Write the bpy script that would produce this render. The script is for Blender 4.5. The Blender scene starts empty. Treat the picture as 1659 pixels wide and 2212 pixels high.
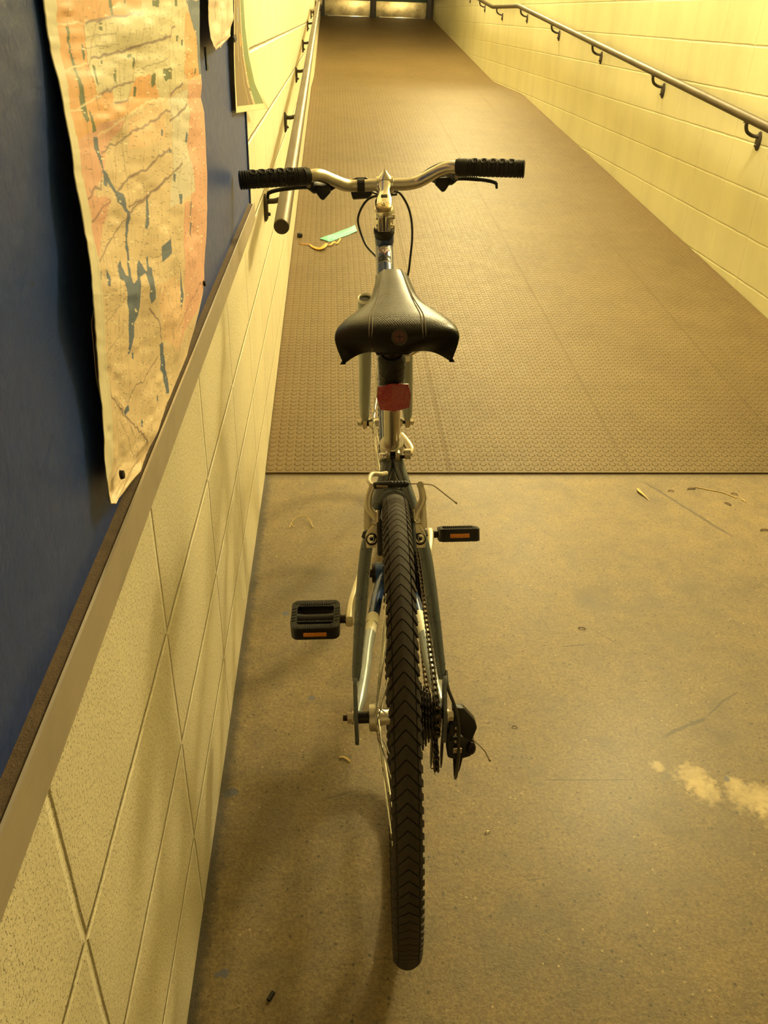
import bpy, bmesh, math, random
import numpy as np
from mathutils import Vector, Matrix

random.seed(7)
rng = np.random.default_rng(11)
scene = bpy.context.scene
COL = scene.collection
PI = math.pi

# ------------------------------------------------------------------ camera
CAM = (0.21697, 0.0, 1.28903)
CAM_R = ((0.9975, -0.0540, 0.0289), (0.0030, 0.5142, 0.8577), (0.0616, 0.8556, -0.5131))
cd = bpy.data.cameras.new('camera')
cd.sensor_fit = 'VERTICAL'; cd.sensor_height = 36.0
cd.lens = 1801.2 * 36.0 / 2212.0
cd.clip_start = 0.01; cd.clip_end = 100
cam = bpy.data.objects.new('camera', cd); COL.objects.link(cam)
PITCH, ROLL, YAW = 0.539111, 0.034309, 0.071748
fw = Vector((math.sin(YAW)*math.cos(PITCH), math.cos(YAW)*math.cos(PITCH), -math.sin(PITCH)))
rt = Vector((math.cos(YAW), -math.sin(YAW), 0)); up = rt.cross(fw)
rt2 = rt*math.cos(ROLL) + up*math.sin(ROLL); up2 = -rt*math.sin(ROLL) + up*math.cos(ROLL)
M = Matrix((rt2, up2, -fw)).transposed().to_4x4(); M.translation = Vector(CAM)
cam.matrix_world = M
scene.camera = cam

# ------------------------------------------------------------------ world and lamps
W_AMB = 0.10
LAMP_COL = (1.0, 0.84, 0.43)
LAMPS = [(1.88, 3.3, 2.55, 250.0), (1.86, 6.0, 2.75, 135.0), (1.90, 9.2, 3.05, 280.0), (1.90, 12.6, 3.25, 400.0)]
w = bpy.data.worlds.new('world'); scene.world = w; w.use_nodes = True
bg = w.node_tree.nodes['Background']
bg.inputs[0].default_value = (1.0, 0.74, 0.36, 1); bg.inputs[1].default_value = W_AMB
for i, (lx, ly, lz, pw) in enumerate(LAMPS):
    l = bpy.data.lights.new('corridor_light', 'POINT'); l.shadow_soft_size = 0.14; l.energy = pw; l.color = LAMP_COL
    lo = bpy.data.objects.new('corridor_light', l); COL.objects.link(lo); lo.location = (lx, ly, lz)
scene.view_settings.view_transform = 'Standard'
scene.view_settings.look = 'None'
scene.view_settings.exposure = 0.0
scene.view_settings.gamma = 1.0
scene.view_settings.use_curve_mapping = False

# ------------------------------------------------------------------ materials
def srgb(r, g, b):
    f = lambda c: (c/255/12.92) if c/255 <= 0.04045 else ((c/255+0.055)/1.055)**2.4
    return (f(r), f(g), f(b), 1.0)

class NT:
    """small helper to write node trees"""
    def __init__(s, name):
        s.m = bpy.data.materials.new(name); s.m.use_nodes = True
        s.t = s.m.node_tree; s.b = s.t.nodes['Principled BSDF']
    def n(s, typ, **kw):
        nd = s.t.nodes.new(typ)
        for k, v in kw.items(): setattr(nd, k, v)
        return nd
    def link(s, a, b): s.t.links.new(a, b)
    def put(s, sock, v):
        if isinstance(v, bpy.types.NodeSocket): s.link(v, sock)
        elif v is not None: sock.default_value = v
    def math(s, op, a, b=None, c=None, clamp=False):
        nd = s.n('ShaderNodeMath', operation=op, use_clamp=clamp)
        s.put(nd.inputs[0], a)
        if b is not None: s.put(nd.inputs[1], b)
        if c is not None: s.put(nd.inputs[2], c)
        return nd.outputs[0]
    def mix(s, f, a, b, blend='MIX'):
        nd = s.n('ShaderNodeMix', data_type='RGBA', blend_type=blend)
        s.put(nd.inputs[0], f); s.put(nd.inputs[6], a); s.put(nd.inputs[7], b)
        return nd.outputs[2]
    def coord(s):
        return s.n('ShaderNodeTexCoord').outputs['Object']
    def sep(s, v):
        nd = s.n('ShaderNodeSeparateXYZ'); s.link(v, nd.inputs[0]); return nd.outputs
    def comb(s, x, y, z):
        nd = s.n('ShaderNodeCombineXYZ')
        for i, v in enumerate((x, y, z)): s.put(nd.inputs[i], v)
        return nd.outputs[0]
    def noise(s, vec, scale, detail=3.0, rough=0.55, dist=0.0):
        nd = s.n('ShaderNodeTexNoise'); s.link(vec, nd.inputs['Vector'])
        nd.inputs['Scale'].default_value = scale; nd.inputs['Detail'].default_value = detail
        nd.inputs['Roughness'].default_value = rough; nd.inputs['Distortion'].default_value = dist
        return nd.outputs['Fac']
    def voro(s, vec, scale, feature='F1', dims='3D'):
        nd = s.n('ShaderNodeTexVoronoi', feature=feature, voronoi_dimensions=dims); s.link(vec, nd.inputs['Vector'])
        nd.inputs['Scale'].default_value = scale; return nd.outputs['Distance']
    def ramp(s, f, stops):
        nd = s.n('ShaderNodeValToRGB'); s.put(nd.inputs[0], f)
        e = nd.color_ramp.elements
        while len(e) < len(stops): e.new(0.5)
        for el, (p, c) in zip(e, stops): el.position = p; el.color = c if len(c) == 4 else (*c, 1)
        return nd.outputs[0]
    def smooth(s, v, lo, hi):
        nd = s.n('ShaderNodeMapRange', interpolation_type='SMOOTHSTEP'); s.put(nd.inputs[0], v)
        nd.inputs[1].default_value = lo; nd.inputs[2].default_value = hi
        return nd.outputs[0]
    def bump(s, h, strength=1.0, dist=0.001, normal=None):
        nd = s.n('ShaderNodeBump'); s.put(nd.inputs['Height'], h)
        nd.inputs['Strength'].default_value = strength; nd.inputs['Distance'].default_value = dist
        if normal is not None: s.link(normal, nd.inputs['Normal'])
        return nd.outputs[0]
    def fin(s, col=None, rough=None, metal=None, normal=None, spec=None, **kw):
        b = s.b
        s.put(b.inputs['Base Color'], col); s.put(b.inputs['Roughness'], rough)
        s.put(b.inputs['Metallic'], metal); s.put(b.inputs['Specular IOR Level'], spec)
        if normal is not None: s.link(normal, b.inputs['Normal'])
        for k, v in kw.items(): s.put(b.inputs[k.replace('_', ' ')], v)
        return s.m

def simple(name, rgb, rough=0.5, metal=0.0, spec=0.5, nscale=60, namt=0.12, bump=0.0, **kw):
    t = NT(name); c = t.coord()
    nz = t.noise(c, nscale, 4)
    a = srgb(*rgb); d = tuple(x*(1-namt*2) for x in a[:3]) + (1,)
    col = t.mix(nz, d, tuple(min(1, x*(1+namt)) for x in a[:3]) + (1,))
    r = t.math('MULTIPLY_ADD', nz, 0.2, rough-0.1, clamp=True)
    nrm = t.bump(t.noise(c, nscale*6, 2), 0.6, bump) if bump > 0 else None
    return t.fin(col, r, metal, nrm, spec, **kw)

def block_wall(name, yoff, pitch, zoff, base, pit, rough, groove=0.0055):
    """painted concrete block: stack bond joints pressed into the surface, pits and paint texture"""
    t = NT(name); c = t.coord(); x, y, z = t.sep(c)
    wob = t.math('MULTIPLY', t.math('SUBTRACT', t.noise(c, 9, 3), 0.5), 0.006)
    def joint(v, off, p):
        f = t.math('FRACT', t.math('DIVIDE', t.math('ADD', t.math('SUBTRACT', v, off), wob), p))
        return t.math('MULTIPLY', t.math('MINIMUM', f, t.math('SUBTRACT', 1.0, f)), p)
    d = t.math('MINIMUM', joint(y, yoff, pitch), joint(z, zoff, 0.2032))
    g = t.smooth(d, 0.0008, 0.0075)
    pv = t.noise(c, 210, 3, 0.6)
    pits = t.smooth(t.noise(c, 330, 2, 0.5), 0.30, 0.42)
    lump = t.noise(c, 70, 3)
    h = t.math('ADD', t.math('MULTIPLY', g, groove), t.math('ADD', t.math('MULTIPLY', pits, 0.0016*pit), t.math('MULTIPLY', t.math('ADD', pv, lump), 0.0011*pit)))
    stain = t.noise(t.comb(x, t.math('MULTIPLY', y, 1.6), t.math('MULTIPLY', z, 0.7)), 2.3, 4)
    col = t.mix(t.smooth(stain, 0.35, 0.75), base, tuple(v*0.88 for v in base[:3]) + (1,))
    col = t.mix(t.math('MULTIPLY', t.math('SUBTRACT', 1.0, pits), 0.25*pit, clamp=True), col, srgb(120, 105, 70))
    col = t.mix(t.math('MULTIPLY', t.math('SUBTRACT', 1.0, g), 0.05), col, srgb(150, 140, 105))
    return t.fin(col, rough, 0.0, t.bump(h, 1.0, 1.0), 0.45)

MAT = {}
MAT['wall_l'] = block_wall('painted_block_left', 0.446, 0.4215, 0.177, srgb(222, 212, 182), 1.0, 0.42)
MAT['wall_r'] = block_wall('painted_block_right', 4.118, 0.4, 0.189, srgb(210, 207, 172), 0.55, 0.40, 0.0022)

def concrete():
    t = NT('sealed_concrete'); c = t.coord(); x, y, z = t.sep(c)
    n1 = t.noise(c, 2.2, 6, 0.62); n2 = t.noise(c, 14, 6, 0.65); n3 = t.noise(c, 240, 3, 0.7); n4 = t.noise(c, 60, 5, 0.65, 0.6)
    col = t.ramp(t.math('ADD', t.math('MULTIPLY', n1, 0.40), t.math('MULTIPLY', n2, 0.60)),
                 [(0.30, srgb(86, 73, 46)), (0.5, srgb(113, 96, 62)), (0.70, srgb(133, 114, 76))])
    col = t.mix(t.math('MULTIPLY', t.smooth(n4, 0.54, 0.70), 0.5), col, srgb(70, 58, 38))
    col = t.mix(t.math('MULTIPLY', t.smooth(t.noise(c, 5.5, 6, 0.68), 0.52, 0.70), 0.45), col, srgb(78, 64, 40))
    col = t.mix(t.math('MULTIPLY', t.math('SUBTRACT', 1.0, t.smooth(t.noise(c, 170, 3, 0.7), 0.30, 0.41)), 0.75), col, srgb(44, 36, 22))
    grain = t.noise(c, 150, 6, 0.85)
    col = t.mix(t.smooth(grain, 0.40, 0.60), t.mix(1.0, col, (0.66, 0.64, 0.58, 1), 'MULTIPLY'), t.mix(1.0, col, (1.12, 1.12, 1.1, 1), 'MULTIPLY'))
    for vs_, r0, r1, gate, cc, amt in ((17, 0.030, 0.060, 0.50, srgb(40, 32, 20), 0.8), (31, 0.040, 0.075, 0.53, srgb(46, 38, 24), 0.75), (23, 0.030, 0.055, 0.58, srgb(176, 156, 112), 0.6)):
        sp = t.math('SUBTRACT', 1.0, t.smooth(t.math('ADD', t.voro(t.comb(x, y, 0.0), vs_, dims='2D'), t.math('MULTIPLY', t.math('SUBTRACT', grain, 0.5), 0.06)), r0, r1))
        col = t.mix(t.math('MULTIPLY', t.math('MULTIPLY', sp, t.math('GREATER_THAN', t.noise(c, vs_*0.31, 2), gate)), amt), col, cc)
    # rubbed dark patches and painted wheel shadow, drops of blue paint, pale worn patches
    def blob(px, py, r, soft, nscale=30, namp=0.6, sy=1.0):
        dx = t.math('SUBTRACT', x, px); dy = t.math('MULTIPLY', t.math('SUBTRACT', y, py), sy)
        d = t.math('SQRT', t.math('ADD', t.math('MULTIPLY', dx, dx), t.math('MULTIPLY', dy, dy)))
        d = t.math('ADD', d, t.math('MULTIPLY', t.math('SUBTRACT', t.noise(c, nscale, 4), 0.5), namp*r*2))
        return t.math('SUBTRACT', 1.0, t.smooth(d, r*(1-soft), r*(1+soft)))
    for px, py, r, sy, in ((0.935, 1.117, 0.030, 1.0), (0.945, 1.085, 0.026, 1.0), (1.035, 1.065, 0.045, 1.4), (1.07, 1.03, 0.04, 1.0), (0.87, 1.15, 0.012, 1.0), (1.01, 1.10, 0.015, 1.0)):
        col = t.mix(t.math('MULTIPLY', blob(px, py, r, 0.55, 70, 1.2, sy), 0.62), col, srgb(190, 170, 126))
    for px, py, r in ((0.875, 1.706, 0.028), (0.16, 1.75, 0.12), (0.30, 2.12, 0.06), (1.2, 2.2, 0.05), (0.9, 1.72, 0.05), (1.06, 1.31, 0.03), (1.04, 1.22, 0.03), (0.78, 1.22, 0.02)):  # widest patch paints the front wheel's cast shadow into the floor colour
        col = t.mix(t.math('MULTIPLY', blob(px, py, r, 0.7, 25, 0.6), 0.42), col, srgb(74, 64, 48))
    for px, py, r in ((0.014, 1.103, 0.008), (0.024, 1.107, 0.011), (0.047, 0.755, 0.0075), (0.036, 0.753, 0.004), (0.10, 1.66, 0.009), (1.0, 1.112, 0.006), (0.17, 1.36, 0.007)):
        col = t.mix(t.math('MULTIPLY', blob(px, py, r, 0.2, 120, 0.5), 0.8), col, srgb(64, 72, 92))
    # hairline crack and scuff marks
    def scuff(ax, ay, bx, by, wd, amp, nsc=20):
        L = math.hypot(bx-ax, by-ay); ux, uy = (bx-ax)/L, (by-ay)/L
        dx = t.math('SUBTRACT', x, ax); dy = t.math('SUBTRACT', y, ay)
        al = t.math('ADD', t.math('MULTIPLY', dx, ux), t.math('MULTIPLY', dy, uy))
        ac = t.math('ADD', t.math('MULTIPLY', dx, -uy), t.math('MULTIPLY', dy, ux))
        ac = t.math('ADD', ac, t.math('MULTIPLY', t.math('SUBTRACT', t.noise(c, nsc, 3), 0.5), amp))
        across = t.math('SUBTRACT', 1.0, t.smooth(t.math('ABSOLUTE', ac), wd*0.4, wd))
        e = t.math('MULTIPLY', t.smooth(al, 0.0, L*0.15), t.math('SUBTRACT', 1.0, t.smooth(al, L*0.85, L)))
        return t.math('MULTIPLY', across, e)
    for a in ((0.905, 1.225, 1.03, 1.285, 0.006, 0.02), (1.02, 1.28, 1.13, 1.36, 0.003, 0.02), (0.74, 1.57, 0.80, 1.57, 0.0015, 0.0), (0.76, 1.52, 0.83, 1.527, 0.0025, 0.0), (0.62, 1.12, 0.82, 1.115, 0.0018, 0.006),
              (0.735, 1.66, 0.75, 1.57, 0.001, 0.0), (1.22, 2.36, 1.40, 1.98, 0.008, 0.02), (0.86, 1.58, 0.90, 1.53, 0.002, 0.0), (0.20, 1.085, 0.25, 1.10, 0.002, 0.004), (0.55, 0.90, 0.60, 0.905, 0.001, 0)):
        col = t.mix(t.math('MULTIPLY', scuff(*a), 0.75), col, srgb(46, 38, 24))
    # grime gathered along the wall and along the edge of the matting
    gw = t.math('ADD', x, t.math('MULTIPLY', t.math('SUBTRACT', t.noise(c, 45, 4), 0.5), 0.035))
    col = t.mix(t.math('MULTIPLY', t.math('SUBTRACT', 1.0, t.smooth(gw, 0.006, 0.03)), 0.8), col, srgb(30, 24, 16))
    gm = t.math('ADD', t.math('SUBTRACT', 2.392, y), t.math('MULTIPLY', t.math('SUBTRACT', t.noise(c, 30, 4), 0.5), 0.04))
    col = t.mix(t.math('MULTIPLY', t.math('SUBTRACT', 1.0, t.smooth(gm, 0.0, 0.05)), 0.6), col, srgb(52, 42, 28))
    rough = t.math('ADD', 0.42, t.math('MULTIPLY', t.math('ADD', n2, n3), 0.2))
    h = t.math('ADD', t.math('MULTIPLY', n3, 0.0016), t.math('ADD', t.math('MULTIPLY', n4, 0.0016), t.math('MULTIPLY', t.noise(c, 110, 3), 0.0013)))
    return t.fin(col, rough, 0.0, t.bump(h, 0.5, 1.0), 0.5, Coat_Weight=0.16, Coat_Roughness=0.32)
MAT['concrete'] = concrete()

def studded():
    t = NT('studded_rubber'); c = t.coord(); x, y, z = t.sep(c)
    P = 0.0293
    def cell(v, off): return t.math('MULTIPLY', t.math('SUBTRACT', t.math('FRACT', t.math('DIVIDE', t.math('SUBTRACT', v, off), P)), 0.5), P)
    ux, uy = cell(x, 0.0), cell(y, 2.398)
    d = t.math('SQRT', t.math('ADD', t.math('MULTIPLY', ux, ux), t.math('MULTIPLY', uy, uy)))
    dot = t.math('SUBTRACT', 1.0, t.smooth(d, 0.0088, 0.0112))
    def seam(v, off, p):
        f = t.math('FRACT', t.math('DIVIDE', t.math('SUBTRACT', v, off), p))
        return t.math('MULTIPLY', t.math('MINIMUM', f, t.math('SUBTRACT', 1.0, f)), p)
    sm = t.math('MINIMUM', seam(x, 0.0, 0.6008), seam(y, 2.39, 0.615))
    plain = t.smooth(sm, 0.004, 0.006)
    dot = t.math('MULTIPLY', dot, plain)
    groove = t.smooth(sm, 0.0006, 0.0016)
    n1 = t.noise(c, 1.3, 5, 0.6); n2 = t.noise(c, 40, 4, 0.6); n3 = t.noise(c, 7, 5, 0.6)
    col = t.ramp(t.math('ADD', t.math('MULTIPLY', n1, 0.6), t.math('MULTIPLY', n3, 0.4)), [(0.3, srgb(86, 72, 47)), (0.52, srgb(99, 84, 56)), (0.72, srgb(107, 91, 62))])
    rim = t.math('MULTIPLY', t.smooth(d, 0.0085, 0.0108), t.math('SUBTRACT', 1.0, t.smooth(d, 0.0112, 0.0138)))
    col = t.mix(t.math('MULTIPLY', rim, 0.60), col, srgb(60, 48, 30))
    col = t.mix(t.math('MULTIPLY', t.smooth(n2, 0.60, 0.75), 0.25), col, srgb(120, 98, 70))
    col = t.mix(t.math('MULTIPLY', t.math('SUBTRACT', 1.0, groove), 0.5), col, srgb(96, 78, 54))
    def blob(px, py, r, amt, sx=1.0, sy=1.0):
        dx = t.math('MULTIPLY', t.math('SUBTRACT', x, px), sx); dy = t.math('MULTIPLY', t.math('SUBTRACT', y, py), sy)
        dd = t.math('SQRT', t.math('ADD', t.math('MULTIPLY', dx, dx), t.math('MULTIPLY', dy, dy)))
        dd = t.math('ADD', dd, t.math('MULTIPLY', t.math('SUBTRACT', n2, 0.5), r*0.9))
        return t.math('MULTIPLY', t.math('SUBTRACT', 1.0, t.smooth(dd, r*0.2, r*1.2)), amt)
    for a in ((1.597, 3.135, 0.07, 0.55, 1.2, 1.0), (1.68, 2.83, 0.08, 0.55, 0.8, 1.4), (1.58, 2.86, 0.05, 0.4, 0.8, 1.3), (1.97, 8.8, 0.16, 0.5, 1.0, 0.45), (2.1, 8.2, 0.3, 0.3, 1.0, 0.4), (2.15, 10.4, 0.3, 0.35, 1.0, 0.2)):
        col = t.mix(blob(*a), col, srgb(92, 76, 54))
    # dirt walked against both walls
    ed = t.math('MINIMUM', x, t.math('SUBTRACT', 2.263, x))
    ed = t.math('ADD', ed, t.math('MULTIPLY', t.math('SUBTRACT', n3, 0.5), 0.16))
    col = t.mix(t.math('MULTIPLY', t.math('SUBTRACT', 1.0, t.smooth(ed, -0.02, 0.16)), 0.5), col, srgb(104, 84, 56))
    far = t.math('ADD', y, t.math('MULTIPLY', t.math('SUBTRACT', n3, 0.5), 5.0))
    col = t.mix(t.math('MULTIPLY', t.smooth(far, 15.0, 20.0), 0.45), col, srgb(98, 78, 54))
    h = t.math('ADD', t.math('MULTIPLY', dot, 0.0030), t.math('ADD', t.math('MULTIPLY', groove, 0.002), t.math('MULTIPLY', n2, 0.0006)))
    rough = t.math('MULTIPLY_ADD', n2, 0.25, 0.40)
    return t.fin(col, rough, 0.0, t.bump(h, 1.0, 1.0), 0.20)
MAT['mat'] = studded()

def painted_board():
    t = NT('blue_painted_board'); c = t.coord()
    n1 = t.noise(c, 3, 4); n2 = t.noise(c, 55, 4, 0.6); n3 = t.noise(c, 30, 3, 0.7)
    col = t.mix(n1, srgb(32, 54, 118), srgb(42, 68, 136))
    col = t.mix(t.smooth(n3, 0.72, 0.76), col, srgb(22, 28, 48))
    h = t.math('ADD', t.math('MULTIPLY', n2, 0.0016), t.math('MULTIPLY', t.noise(c, 16, 3), 0.003))
    return t.fin(col, t.math('MULTIPLY_ADD', n2, 0.18, 0.30), 0.0, t.bump(h, 0.8, 1.0), 0.42)
MAT['board'] = painted_board()

def brushed(name, rgb, rough, metal=1.0, axis=(200, 4, 200)):
    t = NT(name); c = t.coord(); x, y, z = t.sep(c)
    v = t.comb(t.math('MULTIPLY', x, axis[0]), t.math('MULTIPLY', y, axis[1]), t.math('MULTIPLY', z, axis[2]))
    n = t.noise(v, 3.0, 3); n2 = t.noise(c, 8, 4)
    a = srgb(*rgb)
    col = t.mix(n, tuple(q*0.82 for q in a[:3])+(1,), a)
    col = t.mix(t.math('MULTIPLY', t.smooth(n2, 0.5, 0.75), 0.4), col, tuple(q*0.55 for q in a[:3])+(1,))
    return t.fin(col, t.math('MULTIPLY_ADD', n2, 0.2, rough-0.1), metal, t.bump(n, 0.3, 0.0004), 0.5)
MAT['ledge'] = brushed('brushed_aluminium', (190, 178, 160), 0.45, 0.55)
MAT['ledge_dirt'] = simple('dusty_ledge_top', (104, 86, 66), 0.8, 0, 0.3, 90, 0.3, 0.001)
MAT['silver'] = brushed('silver_alloy', (196, 190, 178), 0.30, 1.0, (60, 60, 60))
MAT['silver_dull'] = brushed('dull_silver_alloy', (200, 190, 170), 0.32, 0.72, (60, 60, 60))
MAT['chrome'] = simple('chrome', (215, 212, 205), 0.16, 1.0, 0.5, 90, 0.08)
MAT['crank'] = simple('crank_silver_paint', (206, 196, 170), 0.38, 0.35, 0.5, 40, 0.06)
MAT['brass'] = simple('tarnished_brass_cap', (174, 156, 120), 0.32, 1.0, 0.5, 160, 0.12)
MAT['frame_grey'] = simple('grey_blue_frame_paint', (86, 93, 102), 0.28, 0.5, 0.6, 25, 0.06, Coat_Weight=0.25, Coat_Roughness=0.2)
MAT['frame_blue'] = simple('dark_blue_frame_paint', (34, 62, 112), 0.25, 0.25, 0.6, 25, 0.06, Coat_Weight=0.2, Coat_Roughness=0.2)
MAT['white_band'] = simple('white_frame_band', (226, 220, 200), 0.4, 0, 0.5, 40, 0.05)
MAT['silver_stay'] = simple('silver_stay_paint', (150, 158, 164), 0.3, 0.5, 0.5, 25, 0.06)
MAT['fork'] = simple('grey_fork_paint', (140, 146, 142), 0.36, 0.3, 0.5, 25, 0.06)
MAT['rubber'] = simple('black_rubber', (26, 25, 23), 0.62, 0, 0.35, 120, 0.2, 0.0006)
MAT['tyre'] = simple('tyre_rubber', (36, 33, 30), 0.66, 0, 0.35, 160, 0.25, 0.0008)
MAT['tread'] = simple('dusty_tread_rubber', (56, 50, 43), 0.74, 0, 0.3, 140, 0.25, 0.0006)
MAT['grip'] = simple('black_grip_rubber', (27, 25, 23), 0.6, 0, 0.35, 200, 0.2, 0.0006)
MAT['plastic'] = simple('black_plastic', (24, 23, 22), 0.42, 0, 0.3, 80, 0.15, 0.0003)
MAT['black_metal'] = simple('oily_black_steel', (44, 38, 32), 0.36, 0.75, 0.5, 150, 0.3)
MAT['chain'] = simple('oily_chain_steel', (92, 80, 62), 0.34, 0.9, 0.5, 200, 0.35)
MAT['cable'] = simple('black_cable_housing', (36, 33, 30), 0.4, 0, 0.5, 80, 0.1)
MAT['wire'] = simple('bare_cable_wire', (150, 136, 112), 0.4, 0.8, 0.5, 80, 0.1)
MAT['reflector_red'] = None
MAT['rail_steel'] = brushed('worn_handrail_steel', (86, 76, 60), 0.46, 0.6, (90, 6, 90))
MAT['bracket'] = simple('dark_bracket_iron', (62, 54, 46), 0.45, 0.4, 0.5, 60, 0.15, 0.0005)
MAT['steel_plate'] = None
MAT['dark_frame'] = simple('dark_door_frame', (52, 46, 40), 0.5, 0.2, 0.4, 20, 0.1)
MAT['green_door'] = simple('dark_green_door_paint', (34, 52, 36), 0.4, 0, 0.5, 20, 0.1)
MAT['ceiling'] = simple('painted_ceiling', (226, 216, 184), 0.7, 0, 0.4, 6, 0.05)
MAT['teal'] = simple('teal_paper', (132, 206, 200), 0.7, 0, 0.3, 80, 0.05, 0.0004)
MAT['orange'] = simple('orange_peel', (240, 160, 56), 0.5, 0, 0.5, 120, 0.25, 0.0008)
MAT['straw'] = simple('dry_straw', (196, 172, 112), 0.6, 0, 0.3, 60, 0.2)
MAT['leaf'] = simple('dry_leaf_scrap', (84, 62, 40), 0.7, 0, 0.3, 60, 0.25)
MAT['black_bit'] = simple('black_scrap', (26, 24, 22), 0.6, 0, 0.4, 60, 0.2)
MAT['ink'] = simple('black_ink', (34, 30, 28), 0.6, 0, 0.3, 60, 0.05)
MAT['ink_red'] = simple('dark_red_ink', (128, 36, 30), 0.5, 0, 0.3, 60, 0.05)
MAT['sticker'] = simple('white_sticker', (214, 208, 196), 0.4, 0, 0.4, 60, 0.04)
MAT['amber'] = simple('amber_reflector_plastic', (214, 130, 34), 0.25, 0, 0.6, 400, 0.25, 0.0006)

def red_refl():
    t = NT('red_reflector_plastic'); c = t.coord(); x, y, z = t.sep(c)
    ck = t.math('MULTIPLY', t.math('SINE', t.math('MULTIPLY', x, 2*PI/0.0032)), t.math('SINE', t.math('MULTIPLY', z, 2*PI/0.0032)))
    col = t.mix(t.smooth(ck, -0.3, 0.7), srgb(120, 12, 10), srgb(196, 30, 18))
    return t.fin(col, 0.18, 0.0, t.bump(ck, 0.7, 0.0008), 0.6, Coat_Weight=0.6, Coat_Roughness=0.05)
MAT['reflector_red'] = red_refl()
def kick():
    t = NT('scuffed_steel_kick_plate'); c = t.coord()
    n1 = t.noise(c, 6, 6, 0.65); n2 = t.noise(c, 35, 4, 0.6)
    col = t.ramp(n1, [(0.3, srgb(118, 106, 80)), (0.5, srgb(168, 154, 120)), (0.7, srgb(200, 186, 148))])
    return t.fin(col, t.math('MULTIPLY_ADD', n1, 0.3, 0.2), 0.7, t.bump(n2, 0.3, 0.002), 0.5)
MAT['steel_plate'] = kick()
def vinyl(name, dots):
    t = NT(name); c = t.coord(); x, y, z = t.sep(c)
    n1 = t.noise(c, 20, 3); col = t.mix(n1, srgb(13, 12, 11), srgb(22, 20, 18))
    if dots:
        p = 0.0036
        def cell(v): return t.math('MULTIPLY', t.math('SUBTRACT', t.math('FRACT', t.math('DIVIDE', v, p)), 0.5), p)
        a = cell(t.math('ADD', x, t.math('MULTIPLY', y, 0.5))); b = cell(y)
        d = t.math('SQRT', t.math('ADD', t.math('MULTIPLY', a, a), t.math('MULTIPLY', b, b)))
        h = t.math('MULTIPLY', t.smooth(d, 0.0006, 0.0013), 0.0006)
        col = t.mix(t.smooth(d, 0.0006, 0.0013), srgb(58, 52, 42), col)
    else:
        h = t.math('MULTIPLY', t.voro(c, 420), 0.0003)
    return t.fin(col, t.math('MULTIPLY_ADD', n1, 0.10, 0.26), 0.0, t.bump(h, 0.6, 1.0), 0.16)
MAT['vinyl'] = vinyl('black_saddle_vinyl', False)
MAT['vinyl_dots'] = vinyl('black_dimpled_vinyl', True)
MAT['stitch'] = simple('grey_stitch_thread', (106, 98, 80), 0.7, 0, 0.2, 300, 0.2)
MAT['emblem_ring'] = simple('bronze_emblem', (64, 52, 38), 0.4, 0.5, 0.5, 200, 0.2)
MAT['emblem_red'] = simple('red_emblem_field', (72, 28, 23), 0.4, 0, 0.5, 200, 0.15)

def printed(name, rough=0.55):
    t = NT(name); a = t.n('ShaderNodeAttribute', attribute_name='print'); c = t.coord()
    n = t.noise(c, 9, 4)
    col = t.mix(t.math('MULTIPLY', n, 0.36), a.outputs['Color'], srgb(140, 124, 100))
    return t.fin(col, rough, 0.0, t.bump(t.noise(c, 26, 3), 0.35, 0.004), 0.35)
MAT['map_print'] = printed('printed_map_paper'); MAT['poster_print'] = printed('printed_poster_paper', 0.4)

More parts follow.
